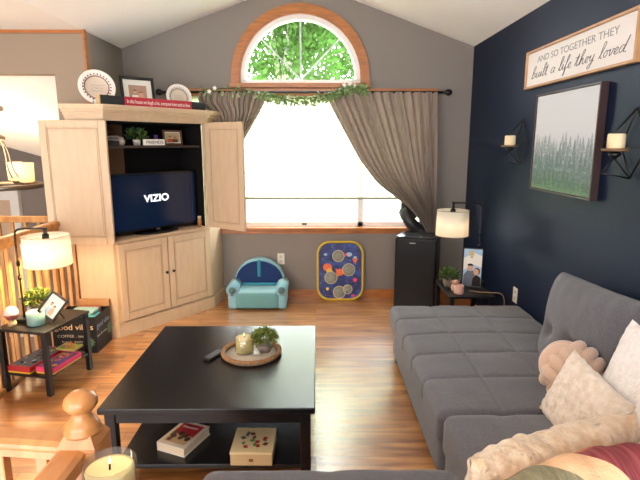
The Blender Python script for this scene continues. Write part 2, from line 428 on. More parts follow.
b = B(); g = arch_pts(.58, 2.15, 2.19); b.faces.new([b.verts.new((x, YF+.065, z)) for x, z in g]); obj('window_pane', b, glass, win1)
# wide lower window
b = B()
for x0, x1 in ((WX0, WX0+.05), (-.76, -.70), (.42, .48), (WX1-.05, WX1)): bx(b, x0, x1, YF+.03, YF+.1, WZ0, WZ1, .004)
bx(b, WX0, WX1, YF+.03, YF+.1, WZ0+.0, WZ0+.055, .004); bx(b, WX0, WX1, YF+.03, YF+.1, WZ1-.05, WZ1, .004)
win2 = struct('window_2', b, white, label='wide lower window')
b = B(); bx(b, WX0, WX1, YF+.06, YF+.066, WZ0+.05, WZ1-.05); obj('window_pane', b, glass, win2)
b = B(); bx(b, WX0-.07, WX1+.07, YF-.03, YF, WZ1, WZ1+.058, .003); bx(b, WX0-.07, WX0, YF-.02, YF, WZ0, WZ1, .003); bx(b, WX1, WX1+.07, YF-.02, YF, WZ0, WZ1, .003)
bx(b, WX0, WX1, YF, YF+.03, WZ1-.01, WZ1)
obj('window_casing', b, trimw, win2)
b = B(); bx(b, WX0-.1, WX1+.1, YF-.06, YF+.1, WZ0-.018, WZ0+.006, .005); bx(b, WX0-.07, WX1+.07, YF-.018, YF, WZ0-.062, WZ0-.018, .003)
obj('window_sill', b, trimw, win2)
b = B(); box(b, (-.12, YF+.04, .765), (.05, .025, .02), None, .004); obj('window_latch', b, blackm, win2)
# honeycomb shade
b = B(); n = 44; z0, z1 = 1.035, 2.03; xs = (WX0+.03, WX1-.03); prev = None
for i in range(2*n+1):
    z = z1-(z1-z0)*i/(2*n); y = YF+.012+(.007 if i % 2 else -.004)
    cur = [b.verts.new((x, y, z)) for x in xs]
    if prev: b.faces.new((prev[0], prev[1], cur[1], cur[0]))
    prev = cur
sh = thing('cellular_shade', 'cream honeycomb window shade lowered over most of the wide window', 'window shade', (0, YF, 1.03))
o = obj('shade_fabric', b, blind_m, sh); o.matrix_parent_inverse = sh.matrix_world.inverted(); o.location = (0, -YF, -1.03)
b = B(); bx(b, WX0+.03, WX1-.03, YF-.006, YF+.03, 1.018, 1.042, .004); o = obj('bottom_rail', b, mat('shade_rail', (170, 166, 150), .5), sh); o.location = (0, -YF, -1.03)

def at(o, root):
    """parts modelled in world coordinates under a root placed at a location"""
    bpy.context.view_layer.update(); o.matrix_parent_inverse = root.matrix_world.inverted(); return o
for k in kids(sh): k.location = (0, 0, 0); at(k, sh)

def outlet(loc, M, label):
    t = thing('wall_outlet', label, 'outlet', loc, 0, 'ivory wall outlets')
    R = M
    b = B(); box(b, (0, 0, 0), (.072, .115, .008), None, .003); b.transform(R); o = obj('cover_plate', b, mat('outlet_ivory', (222, 214, 200), .45), t)
    for s in (-1, 1):
        b = B(); box(b, (0, s*.024, .005), (.032, .028, .003), None, .001)
        b.transform(R); obj('socket', b, mat('outlet_face', (196, 188, 176), .45), t)
    return t
# local frame: x along wall, y up, z out of the wall
MF = basis((0, 0, 0), (1, 0, 0), (0, 0, 1)); MR = basis((0, 0, 0), (0, -1, 0), (0, 0, 1))
outlet((-.36, YF-.005, .41), MF, 'ivory wall outlet on the grey wall beside the toddler armchair')
outlet((XR-.005, 3.61, .45), MR, 'ivory wall outlet on the navy wall behind the chaise')

# ================================================================ garden outside
b = B(); bx(b, -14, 14, 5.3, 30, -1.4, -1.3); o = struct('trim_2', b, mat('lawn_pale', (150, 176, 110), .9, var=.3, scale=3), label='pale lawn outside the window')
def tree(x, y, z, R, n, label, mats, seed, trunk=True, hz=1.0, L=.16, group=None, cat='tree', nm='garden_tree'):
    random.seed(seed); t = thing(nm, label, cat, (x, y, -1.3), 0, group)
    b = B()
    blobs = [(Vector((random.uniform(-.6, .6)*R, random.uniform(-.5, .5)*R, random.uniform(-.5, .7)*R*hz)), R*random.uniform(.3, .5)) for _ in range(14)]
    for _ in range(n):
        c, r = random.choice(blobs); d = Vector((random.gauss(0, 1), random.gauss(0, 1), random.gauss(0, 1))).normalized()
        p = c + d*r*random.uniform(.7, 1.05) + Vector((0, 0, z+1.3))
        leaf(b, p, d+Vector((0, 0, -.3)), L*random.uniform(.6, 1.2), L*.6)
    o = obj('foliage', b, mats, t); o['kind'] = 'stuff'
    if trunk:
        b = B(); tube(b, [(0, 0, 0), (.05, 0, (z+1.3)*.5), (0, .05, z+1.3)], [.07, .05, .03], 8)
        for c, r in blobs[:6]: tube(b, [(0, .02, (z+1.3)*.8), (c.x*.5, c.y*.5, z+1.3+c.z*.3), (c.x, c.y, z+1.3+c.z)], [.05, .03, .015], 6)
        obj('trunk', b, mat('birch_bark', (214, 206, 196), .8), t)
tl = translucent('tree_leaf', (84, 118, 56), .4, (74, 118, 50))
tree(-.55, 8.6, 3.2, 1.15, 6500, 'leafy green garden tree filling the left and middle of the arched window', tl, 3, L=.11)
tree(1.05, 11.6, 3.6, 1.35, 5200, 'second green garden tree right of the larger one, seen in the arched window', tl, 5, L=.13)
for i, (x, r, lb) in enumerate(((.05, .32, 'small green garden bush left of another, seen under the window shade'), (1.15, .2, 'small green garden bush nearest the curtain, seen under the window shade'))):
    tree(x, 8.2, -.35+i*.02, r, 500, lb, tl, 11+i, False, .6, .09, cat='bush', nm='garden_bush')

# ================================================================ curtains, rod, garland
rod = thing('curtain_rod', 'black curtain rod with round finial above the wide window', 'curtain rod', (0, 4.89, 2.045))
b = B(); tube(b, [(-1.42, 0, 0), (1.2, 0, 0)], .011, 10); obj('pole', b, blackm, rod)
for s in (-1, 1):
    b = B(); x = 1.2 if s > 0 else -1.42
    lathe(b, [(.0, 0), (.014, 0), (.012, s*.02), (.022, s*.03), (.030, s*.055), (.022, s*.08), (0, s*.09)], (x, 0, 0), 14, M=Matrix.Rotation(PI/2, 4, 'Y')); obj('finial', b, blackm, rod)
for x in (-1.2, 1.15):
    b = B(); tube(b, [(x, 0, 0), (x, .10, 0)], .008, 8); box(b, (x, .106, 0), (.03, .008, .06), None, .002); obj('bracket', b, blackm, rod)

def curtain(rows, npl, label, seed):
    """rows: (z, xleft, xright, y, depth)"""
    random.seed(seed); ph = random.uniform(0, 6)
    def at_(t):
        k = t*(len(rows)-1); i = min(int(k), len(rows)-2); f = k-i
        def cr(j):
            p = [rows[max(0, min(len(rows)-1, q))][j] for q in (i-1, i, i+1, i+2)]
            return .5*(2*p[1]+(p[2]-p[0])*f+(2*p[0]-5*p[1]+4*p[2]-p[3])*f*f+(3*p[1]-p[0]-3*p[2]+p[3])*f**3)
        return [cr(j) for j in range(5)]
    b = B(); NU, NV = npl*12, 64; g = {}
    for j in range(NV+1):
        z, xl, xr, y, dp = at_(j/NV)
        for i in range(NU+1):
            u = i/NU; wv = 2*PI*npl*(u+.015*math.sin(5*u+j*.05))
            x = xl+(xr-xl)*u + .004*math.sin(2*wv)
            # folds sag: edges swing lower than the gathered side
            zz = z
            if len(rows[0]) > 5:
                pass
            yy = y + dp*1.35*math.sin(wv+ph) + dp*.6*math.sin(2.3*wv+j*.06) 
            g[i, j] = b.verts.new((x, yy, zz))
    for j in range(NV):
        for i in range(NU):
            f = b.faces.new((g[i, j], g[i+1, j], g[i+1, j+1], g[i, j+1])); f.smooth = True
    return b
cr_ = thing('curtain', 'taupe curtain swept to the right and tied above the black air conditioner', 'curtain', (0, 4.88, .3), 0, 'taupe curtains on the window rod')
b = curtain([(2.045, .07, 1.145, 4.865, .016), (1.86, .17, 1.15, 4.86, .018), (1.64, .29, 1.155, 4.855, .02), (1.42, .42, 1.16, 4.85, .022), (1.2, .59, 1.165, 4.845, .024), (1.03, .81, 1.17, 4.84, .025), (.93, .93, 1.175, 4.84, .024), (.84, 1.01, 1.178, 4.84, .02), (.74, 1.07, 1.18, 4.84, .016), (.55, 1.09, 1.2, 4.84, .016), (.3, 1.06, 1.22, 4.85, .02)], 12, '', 2)
at(obj('drape', b, curtain_m, cr_), cr_)
cl_ = thing('curtain', 'taupe curtain swept to the left behind the white armoire', 'curtain', (-1.3, 4.88, .3), 0, 'taupe curtains on the window rod')
b = curtain([(2.045, -1.10, -.44, 4.865, .016), (1.95, -1.10, -.48, 4.86, .018), (1.84, -1.0, -.54, 4.86, .018), (1.64, -.93, -.67, 4.86, .018), (1.5, -.93, -.76, 4.88, .014), (1.3, -.92, -.80, 4.88, .012), (.95, -.92, -.80, 4.88, .012)], 13, '', 4)
at(obj('drape', b, curtain_m, cl_), cl_)
# garland
gt = thing('leaf_garland', 'green leafy garland with small white flowers draped along the curtain rod', 'garland', (-.05, 4.84, 2.04))
random.seed(21); b = B()
vp = spline([(-1.0, 0, .02), (-.75, -.03, .03), (-.5, -.03, 0), (-.3, -.035, -.045), (-.1, -.035, -.06), (.1, -.035, -.04), (.28, -.03, .02), (.42, -.03, .05), (.5, -.03, .03)], 8)
tube(b, vp, .005, 6); obj('vine', b, leafd, gt)
b = B()
for p in vp:
    dens = 13 if p.x > -.5 else 3
    for _ in range(dens):
        d = Vector((random.uniform(-1, 1), random.uniform(-.6, .1), random.uniform(-1.3, .5)))
        q = p+Vector((random.uniform(-.03, .03), random.uniform(-.03, .01), random.uniform(-.05, .02)))
        leaf(b, q, d, random.uniform(.035, .06), random.uniform(.014, .024), random.choice((0, 0, 1)))
o = obj('leaves', b, [mat('eucalyptus_leaf', (104, 132, 72), .6), mat('eucalyptus_leaf_pale', (150, 164, 112), .6)], gt); o['kind'] = 'stuff'
for q in ((-.93, .0), (-.88, .03), (.31, .06), (.36, .07), (.4, .055), (-.2, -.05)):
    b = B(); p = Vector((q[0], -.055, q[1]))
    for k in range(5):
        a = 2*PI*k/5; leaf(b, p, (math.cos(a), -.35, math.sin(a)), .024, .018, 0, Vector((0, 1, 0)))
    box(b, p, (.008, .008, .008), None, .002); obj('flower', b, paper, gt)

# ================================================================ armoire (corner cabinet)
F1 = (-1.62, 3.92); TH = math.atan2(.7819, .6234)
AM = Matrix.Translation((F1[0], F1[1], 0)) @ Matrix.Rotation(TH, 4, 'Z'); AI = AM.inverted()
arm = thing('armoire', 'cream corner armoire with open upper doors around a television', 'armoire', (F1[0], F1[1], 0), TH)
def loc2(x, y):
    v = AI @ Vector((x, y, 0)); return (v.x, v.y)
foot = [(0, 0), (.98, 0)] + [loc2(*p) for p in ((-.955, 4.975), (-1.82, 4.975), (-1.82, 4.18), (-1.90, 4.18), (-1.90, 3.90))]
def offp(d, front_only=True):
    """offset the visible sides (front, right side, left side)"""
    P = [Vector(p) for p in foot]; n = len(P); out = []
    offs = [d, d, 0, 0, 0, 0, d]   # edge i from P[i] to P[i+1]
    for i in range(n):
        e0 = (P[i]-P[i-1]).normalized(); e1 = (P[(i+1) % n]-P[i]).normalized()
        n0 = Vector((e0.y, -e0.x)); n1 = Vector((e1.y, -e1.x))
        a = P[i]+n0*offs[i-1]; c = P[i]+n1*offs[i]
        den = e0.x*e1.y-e0.y*e1.x
        if abs(den) < 1e-4: out.append(tuple(a)); continue
        t = ((c-a).x*e1.y-(c-a).y*e1.x)/den
        q = a+e0*t; out.append((q.x, q.y))
    return out
b = B(); prism(b, offp(0), .10, .80)
# upper carcass: side posts, top
prism(b, offp(0), 1.745, 1.80)
# front stiles full height of the upper part and outer side panels
bx(b, 0, .025, 0, .03, .8, 1.75); bx(b, .955, .98, 0, .03, .8, 1.75)
pr_ = foot[2]; pl_ = foot[6]
def panel(p, q, z0, z1, th=.02):
    p = Vector(p); q = Vector(q); e = (q-p).normalized(); nn = Vector((e.y, -e.x))*th
    prism(b, [tuple(p), tuple(q), tuple(q-nn), tuple(p-nn)], z0, z1)
panel((.98, 0), foot[2], .8, 1.75); panel(foot[6], (0, 0), .8, 1.75); panel(foot[5], foot[6], .8, 1.75)
obj('carcass', b, cream, arm)
b = B(); prism(b, offp(.02), 0, .10); prism(b, offp(.012), .10, .115); obj('plinth', b, cream, arm)
b = B(); prism(b, offp(.012), .785, .802); obj('deck_shelf', b, cream, arm)
b = B()
for d, z0, z1 in ((.012, 1.765, 1.785), (.028, 1.785, 1.805), (.05, 1.805, 1.825), (.075, 1.825, 1.843), (.085, 1.843, 1.86)): prism(b, offp(d), z0, z1)
obj('crown_moulding', b, cream, arm)
# interior back and shelf
b = B(); bx(b, .03, .95, .36, .37, .80, 1.745); bx(b, .026, .03, .03, .36, .80, 1.745); bx(b, .95, .954, .03, .36, .80, 1.745); bx(b, .03, .95, .03, .36, 1.735, 1.745)
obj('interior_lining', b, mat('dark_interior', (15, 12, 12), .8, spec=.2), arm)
b = B(); bx(b, .09, .36, .35, .359, .82, 1.73); obj('back_slat', b, mat('interior_brown', (112, 80, 52), .7), arm, label='brown unlined strip of the back')
b = B(); bx(b, .03, .95, .06, .35, 1.535, 1.553, .003); obj('upper_shelf', b, mat('dark_shelf', (58, 46, 40), .6), arm)

def panel_door(name, w_, h_, M, parent, knobx=None, handed=1):
    """w x h door in its local x/z, front toward -y"""
    b = B(); box(b, (w_/2, 0, h_/2), (w_, .02, h_), None, .003)
    fr = .055
    b.transform(M); d = obj(name, b, cream, parent)
    b = B()
    for x0, x1, z0, z1 in ((0, fr, 0, h_), (w_-fr, w_, 0, h_), (fr, w_-fr, 0, fr), (fr, w_-fr, h_-fr, h_)): bx(b, x0+.001, x1-.001, -.016, -.009, z0+.001, z1-.001, .002)
    b.transform(M); obj('door_frame', b, cream, d)
    b = B(); g = fr+.004
    for x0, x1, z0, z1 in ((g, g+.007, g, h_-g), (w_-g-.007, w_-g, g, h_-g), (g, w_-g, g, g+.007), (g, w_-g, h_-g-.007, h_-g)): bx(b, x0, x1, -.014, -.009, z0, z1)
    b.transform(M); obj('door_moulding', b, creamd, d)
    b = B(); box(b, (w_/2, -.012, h_/2), (w_-2*g-.03, .006, h_-2*g-.03), None, .003); b.transform(M); obj('door_panel', b, cream, d)
    if knobx is not None:
        b = B(); lathe(b, [(.0, 0), (.006, 0), (.006, .012), (.013, .018), (.012, .026), (0, .03)], (knobx, -.016, h_*.52), 14, M=Matrix.Rotation(PI/2, 4, 'X')); b.transform(M)
        obj('door_knob', b, knob_m, d)
    return d
T = Matrix.Translation
panel_door('door', .46, .645, T((.025, -.011, .13)), arm, .43)
panel_door('door', .46, .645, T((.495, -.011, .13)), arm, .03)
# upper doors swung open; modelled so the visible face has the panels
Lw = AI @ basis((-2.09, 3.885, .79), (1, .02, 0), (-.02, 1, 0)); panel_door('door', .50, .955, Lw, arm)
p0 = Vector((-1.0, 4.665)); p1 = Vector((-.625, 4.395)); e = (p1-p0).normalized()
Rw = AI @ basis((p0.x, p0.y, .80), (e.x, e.y, 0), (-e.y, e.x, 0)); panel_door('door', (p1-p0).length, .955, Rw, arm)
# hinges
for z in (.95, 1.6):
    b = B(); tube(b, [(-.01, -.012, z-.03), (-.01, -.012, z+.03)], .006, 8); obj('hinge', b, gold, arm)
    b = B(); tube(b, [(.99, -.012, z-.03), (.99, -.012, z+.03)], .006, 8); obj('hinge', b, gold, arm)

def on_arm(u, v, z): return AM @ Vector((u, v, z))
# television
tv = thing('television', 'flat television with dark blue screen inside the armoire', 'television', on_arm(.5, .13, .802), TH)
b = B(); box(b, (0, 0, .275), (.87, .035, .50), None, .006); obj('bezel', b, mat('tv_black', (12, 12, 14), .25), tv)
scr = bpy.data.materials.new('tv_screen'); scr.use_nodes = True; nt = scr.node_tree; pb = nt.nodes['Principled BSDF']; pb.inputs['Roughness'].default_value = .2
pb.inputs['Base Color'].default_value = (.003, .008, .02, 1)
tc = nt.nodes.new('ShaderNodeTexCoord'); sx = nt.nodes.new('ShaderNodeSeparateXYZ'); rp = nt.nodes.new('ShaderNodeValToRGB'); nt.links.new(tc.outputs['Generated'], sx.inputs[0]); nt.links.new(sx.outputs['Z'], rp.inputs[0])
rp.color_ramp.elements[0].color = lin((6, 30, 62)); rp.color_ramp.elements[1].color = lin((8, 20, 46)); nt.links.new(rp.outputs[0], pb.inputs['Emission Color']); pb.inputs['Emission Strength'].default_value = .5
b = B(); bx(b, -.415, .415, -.020, -.0175, .05, .505); obj('screen', b, scr, tv)
lettering('screen_lettering', 'VIZIO', .085, mat('screen_white', (240, 244, 250), .5, emit=1.0), tv, T((0, -.021, .30)) @ MF, .25, bold=.03)
b = B(); bx(b, -.03, .03, -.02, .02, .0, .04); lathe(b, [(0, 0), (.14, 0), (.14, .006), (.05, .012), (0, .014)], (0, 0, 0), 24, M=Matrix.Diagonal((1.5, .8, 1, 1)).to_3x3().to_4x4()); obj('stand', b, black, tv)
b = B(); box(b, (0, -.019, .032), (.03, .002, .008)); obj('logo_badge', b, mat('badge_grey', (120, 120, 125), .4), tv)
# small items beside the TV
jr = thing('shaker', 'small amber shaker jar at the right end beside the television', 'jar', on_arm(.925, .075, .802), TH)
b = B(); lathe(b, [(0, 0), (.02, 0), (.022, .05), (.016, .07), (.016, .075), (0, .075)], (0, 0, 0), 14); obj('body', b, mat('amber', (170, 116, 60), .4), jr)
b = B(); lathe(b, [(0, .075), (.017, .075), (.017, .095), (0, .098)], (0, 0, 0), 14); obj('lid', b, cream, jr)
# shelf items
def frame_thing(name, label, cat, loc, rz, tilt, w_, h_, fw, fm, mm, art, matw=.0, group=None):
    """leaning picture frame, base at loc; art(bm, M) draws at z>0"""
    t = thing(name, label, cat, loc, rz, group)
    M = Matrix.Rotation(-tilt, 4, 'X') @ T((0, 0, 0)) @ MF
    b = B()
    for x0, x1, y0, y1 in ((-w_/2, -w_/2+fw, 0, h_), (w_/2-fw, w_/2, 0, h_), (-w_/2+fw, w_/2-fw, 0, fw), (-w_/2+fw, w_/2-fw, h_-fw, h_)):
        box(b, ((x0+x1)/2, (y0+y1)/2, .005), (x1-x0, y1-y0, .018), None, .002)
    b.transform(M); obj('frame', b, fm, t)
    b = B(); box(b, (0, h_/2, 0), (w_-fw, h_-fw, .005)); b.transform(M); obj('mat_board', b, mm, t)
    b = B(); ms = art(b, M, w_-2*fw-2*matw, h_-2*fw-2*matw, h_/2); obj('photo', b, ms, t)
    return t
def couple(bm, M, w_, h_, cy, z=.0035):
    rect(bm, -w_/2, w_/2, cy-h_/2, cy+h_/2, z, M, 0)
    for s, hgt, c in ((-1, .62, 1), (1, .52, 2)):
        x = s*w_*.17
        poly(bm, [(x-w_*.2, cy-h_/2), (x+w_*.2, cy-h_/2), (x+w_*.17, cy-h_*.14), (x-w_*.17, cy-h_*.14)], z+.0006, M, c)
        disc(bm, x, cy+h_*(hgt-.55), w_*.11, h_*.11, z+.0009, M, 3)
        disc(bm, x, cy+h_*(hgt-.50), w_*.12, h_*.08, z+.0012, M, 4, 12, 0, PI)
    return [sky_m, brown, red, skin, wick]
frame_thing('picture_frame', 'small dark picture frame with orange toned photo on the armoire shelf', 'picture frame', on_arm(.765, .20, 1.555), TH, .12, .20, .135, .016, brown, paper,
            lambda bm, M, w_, h_, cy: [couple(bm, M, w_, h_, cy), [tan, orange, brown, skin, wick]][1], .01)
fl = thing('potted_plant', 'small green potted plant on the armoire shelf behind the white block', 'plant', on_arm(.40, .20, 1.553), TH)
b = B(); lathe(b, [(0, 0), (.028, 0), (.036, .05), (.032, .052), (0, .045)], (0, 0, 0), 16); obj('pot', b, mat('pot_white', (214, 206, 196), .6), fl)
def bush(b, c, R, n, L, W, seed, flat=.85, ms=2):
    random.seed(seed)
    for _ in range(n):
        d = Vector((random.gauss(0, 1), random.gauss(0, 1), abs(random.gauss(0, 1))*1.1-.25)).normalized()
        p = Vector(c)+Vector((d.x*R, d.y*R, d.z*R*flat))*random.uniform(.35, .95)
        leaf(b, p, d+Vector((random.uniform(-.5, .5), random.uniform(-.5, .5), random.uniform(-.2, .5))), L*random.uniform(.6, 1.2), W, random.randrange(ms))
b = B(); bush(b, (0, 0, .07), .075, 260, .05, .016, 5); o = obj('leaves', b, [leafd, leafg], fl); o['kind'] = 'stuff'
sg = thing('block_sign', 'small white block sign with black letters on the armoire shelf', 'sign', on_arm(.49, .085, 1.555), TH)
b = B(); box(b, (0, 0, .026), (.20, .025, .05), None, .002); obj('block', b, paper, sg)
lettering('lettering', 'FRIENDS', .034, wick, sg, T((0, -.0135, .026)) @ MF, .165)
mg = thing('candle_jar', 'round white jar on the armoire shelf left of the plant', 'jar', on_arm(.20, .12, 1.555), TH)
b = B(); lathe(b, [(0, 0), (.026, 0), (.036, .02), (.036, .04), (.026, .058), (0, .058)], (0, 0, 0), 18); obj('body', b, mat('jar_grey', (180, 170, 160), .4), mg)
b = B(); lathe(b, [(0, .058), (.028, .058), (.028, .066), (0, .068)], (0, 0, 0), 18); obj('lid', b, creamd, mg)
rv = thing('figurine', 'small red and brown figurine behind the white jar on the armoire shelf', 'figurine', on_arm(.17, .24, 1.555), TH)
b = B(); lathe(b, [(0, 0), (.03, 0), (.026, .06), (.014, .085), (0, .09)], (0, 0, 0), 14); obj('body', b, mat('dull_red', (110, 44, 34), .6), rv)
b = B(); lathe(b, [(0, .085), (.017, .095), (.019, .11), (.01, .125), (0, .128)], (0, 0, 0), 14); obj('head', b, brown, rv)
sp = thing('candle', 'small yellow candle in purple holder between plant and picture frame', 'candle', on_arm(.60, .22, 1.555), TH)
b = B(); lathe(b, [(0, 0), (.03, 0), (.032, .035), (0, .035)], (0, 0, 0), 16); obj('holder', b, mat('yellow_glass', (186, 160, 60), .3), sp)
b = B(); lathe(b, [(0, .035), (.018, .035), (.018, .09), (0, .09)], (0, 0, 0), 14); obj('body', b, purple, sp)
for k, (z, c, lb) in enumerate(((1.555, charcoal_m, 'black media box, bottom of the two on the armoire shelf'), (1.595, mat('media_grey', (120, 116, 112), .4), 'grey media box on top of the black one, armoire shelf'))):
    mb = thing('media_box', lb, 'media player', on_arm(.095, .10, z), TH, 'media boxes on the armoire shelf')
    b = B(); box(b, (0, 0, .018), (.115, .10, .036), None, .003); obj('case', b, c, mb)
    b = B(); box(b, (0, -.051, .018), (.085, .002, .008)); obj('front_slot', b, black, mb)
# on top of the armoire: plates, frame, long sign
ZT = 1.86
def plate(label, u, v, R, seed):
    t = thing('decorative_plate', label, 'plate', on_arm(u, v, ZT), TH-.35, 'decorative plates on the armoire top')
    M = T((0, .02, R*.98+.002)) @ Matrix.Rotation(-.22, 4, 'X') @ Matrix.Rotation(PI/2, 4, 'X')
    b = B(); lathe(b, [(0, .0), (R*.45, .0), (R*.55, .004), (R*.62, .008), (R*.68, .011), (R*.8, .014), (R*.97, .02), (R, .019), (R*.98, .014), (R*.6, -.002), (R*.5, -.006), (0, -.006)], (0, 0, 0), 40, M=M, mis=[0, 0, 0, 1, 2, 2, 2, 2, 2, 2, 2, 2])
    obj('dish', b, [mat('plate_tan', (214, 196, 176), .35), mat('plate_brown', (120, 72, 56), .4), mat('plate_white', (238, 230, 220), .3)], t)
    b = B()
    for k in range(26):
        a = 2*PI*k/26; disc(b, R*.74*math.cos(a), R*.74*math.sin(a), R*.045, R*.045, .0185, M, 0, 8)
    obj('rim_pattern', b, mat('plate_navy', (74, 56, 74), .4), t)
    b = B()
    for i in range(3):
        y = R*(.12-.16*i); tube(b, spline([(R*(-.33+.11*k), y+R*.03*(-1)**k, .0035) for k in range(7)], 4), .0009, 4)
    b.transform(M); obj('script_lines', b, mat('ink_grey', (96, 88, 96), .6), t)
    b = B(); tube(b, [(-.04, -.025, .03), (-.04, -.025, .004), (-.04, .05, .004), (-.03, .06, R*1.1)], .003, 6); tube(b, [(.04, -.025, .03), (.04, -.025, .004), (.04, .05, .004), (.03, .06, R*1.1)], .003, 6)
    obj('plate_stand', b, black, t)
plate('white rimmed decorative plate at the left end of the armoire top', .03, .10, .135, 1)
plate('white rimmed decorative plate at the right end of the armoire top', .80, .12, .115, 2)
frame_thing('picture_frame', 'black picture frame with a portrait in white mat between the two plates', 'picture frame', on_arm(.45, .2, ZT), TH-.2, .16, .29, .265, .024, black, paper,
            lambda bm, M, w_, h_, cy: [couple(bm, M, w_, h_, cy), [mat('print_mauve', (178, 140, 122), .6), paper, skin, skin, brown]][1], .045)
ls = thing('wooden_sign', 'long black and red wooden sign with white lettering along the armoire front edge', 'sign', on_arm(.48, .0, ZT), TH)
b = B(); box(b, (0, 0, .036), (1.0, .04, .072), None, .002); obj('board', b, charcoal_m, ls)
b = B(); box(b, (.02, -.0205, .036), (.64, .002, .07)); obj('red_panel', b, mat('sign_red', (178, 28, 52), .5), ls)
b = B(); box(b, (-.505, 0, .036), (.012, .04, .072)); obj('end_face', b, tan, ls, label='bare wood end')
lettering('lettering', 'In this house we laugh a lot, everyone loves and so lives', .042, paper, ls, T((.02, -.022, .036)) @ MF, .60)

# ================================================================ plants, candles, books (shared builders)
def potted(label, loc, potprof, potm, R, cz, n, L, W, seed, ms, flat=.85):
    t = thing('potted_plant', label, 'plant', loc)
    b = B(); lathe(b, potprof, (0, 0, 0), 22); obj('pot', b, potm, t)
    b = B(); bush(b, (0, 0, cz), R, n, L, W, seed, flat, len(ms)); o = obj('leaves', b, ms, t); o['kind'] = 'stuff'
    return t
def candle(label, loc, r, h, wh, wm, lit=True, gm=None, scale=1):
    t = thing('candle_jar', label, 'candle', loc)
    b = B(); lathe(b, [(0, 0), (r*.96, 0), (r, .006), (r, h), (r-.003, h), (r-.003, .009), (0, .009)], (0, 0, 0), 36); obj('glass_jar', b, gm or jar_glass, t)
    b = B(); lathe(b, [(0, .010), (r-.0045, .010), (r-.0045, wh), (r*.8, wh-.002), (0, wh-.003)], (0, 0, 0), 32); wx = obj('wax', b, wm, t)
    b = B(); tube(b, [(0, 0, wh-.003), (.001, 0, wh+.012)], .0018, 6); obj('wick', b, wick, wx)
    if lit:
        b = B(); lathe(b, [(0, 0), (.002, .003), (.0024, .005), (.0014, .010), (0, .015)], (.001, 0, wh+.009), 10); obj('flame', b, flame, wx)
    return t

# ================================================================ coffee table
ct = thing('coffee_table', 'square espresso coffee table with lower shelf in the middle of the room', 'coffee table', (-.495, 2.58, 0))
X0, X1, Y0, Y1 = -.49, .49, -.52, .52
b = B(); box(b, (0, 0, .39), (.98, 1.04, .03), None, .005); obj('tabletop', b, espresso, ct)
for x in (-1, 1):
    for y in (-1, 1): b = B(); box(b, (x*.445, y*.475, .1875), (.048, .048, .375), None, .003); obj('leg', b, espresso, ct)
b = B()
for y in (-1, 1): box(b, (0, y*.482, .347), (.86, .02, .056))
for x in (-1, 1): box(b, (x*.452, 0, .347), (.02, .92, .056))
obj('apron', b, espresso, ct)
b = B(); box(b, (0, 0, .085), (.89, .95, .022), None, .003); obj('shelf', b, mat('espresso_shelf', (26, 27, 30), .22), ct)
# tray, candle, plant, remote
ty = thing('wicker_tray', 'round woven tray with white base on the coffee table', 'tray', (-.365, 2.655, .405))
b = B(); R = .158
tube(b, [(R*math.cos(2*PI*k/48), R*math.sin(2*PI*k/48), .016) for k in range(48)], .013, 8, closed=True)
for q in range(2):
    tube(b, [((R+.004)*math.cos(2*PI*k/96), (R+.004)*math.sin(2*PI*k/96), .018+.009*math.sin(2*PI*k/96*24+q*PI)) for k in range(96)], .006, 5, closed=True)
obj('woven_rim', b, wicker, ty)
b = B(); lathe(b, [(0, 0), (R, 0), (R, .006), (0, .006)], (0, 0, 0), 40); obj('base', b, mat('tray_base', (186, 176, 160), .4), ty)
candle('lit cream candle in glass jar on the woven tray', (-.405, 2.66, .412), .053, .132, .09, wax)
potted('small yellow-green bush in a stone bowl on the woven tray', (-.292, 2.675, .412), [(0, 0), (.03, 0), (.045, .025), (.05, .05), (.046, .052), (0, .045)], stone, .072, .075, 900, .026, .008, 31, [leafy, leafg])
rm = thing('remote_control', 'black remote control on the coffee table', 'remote', (-.568, 2.625, .405), -.45)
b = B(); box(b, (0, 0, .009), (.045, .15, .016), None, .005); rsh = obj('shell', b, black, rm)
btn = mat('remote_button', (110, 116, 124), .5)
for r_ in range(5):
    for c in range(3): b = B(); box(b, (-.013+.013*c, -.05+.021*r_, .018), (.008, .009, .003), None, .001); obj('button', b, btn, rsh)
# the books on the lower shelf
bk = thing('book', 'thick paperback with a red cover picture on the coffee table shelf', 'book', (-.665, 2.285, .096), -.40)
b = B(); box(b, (0, 0, .022), (.155, .205, .038)); obj('pages', b, mat('pages', (226, 206, 176), .8, bump=.4, bscale=200, stretch=(1, 1, 14)), bk)
b = B(); box(b, (0, 0, .043), (.162, .212, .004)); box(b, (0, 0, .002), (.162, .212, .004)); box(b, (-.079, 0, .022), (.004, .212, .042)); obj('cover', b, mat('book_cover_cream', (226, 214, 196), .5), bk)
I4 = Matrix.Identity(4)
b = B(); rect(b, -.062, .062, -.08, .088, .0455, I4, 0); rect(b, -.062, .062, -.08, -.01, .0460, I4, 1)
for k in range(9): disc(b, random.uniform(-.05, .05), random.uniform(-.06, .0), .014, .018, .0463+.0001*k, I4, 2 + k % 2, 10)
obj('cover_art', b, [red, tan, brown, mat('print_dark', (54, 34, 34), .6)], bk)
lettering('title', 'PIONEER', .018, paper, bk, T((0, .055, .0475)), .09)
bb = thing('gift_box', 'cream keepsake box with scattered printed pictures on the coffee table shelf', 'box', (-.302, 2.195, .096), -.02)
b = B(); box(b, (0, 0, .03), (.195, .205, .06), None, .003); obj('box_base', b, tan, bb)
b = B(); box(b, (0, 0, .063), (.199, .209, .012), None, .002); obj('lid', b, mat('box_cream', (226, 206, 158), .5), bb)
b = B(); random.seed(8)
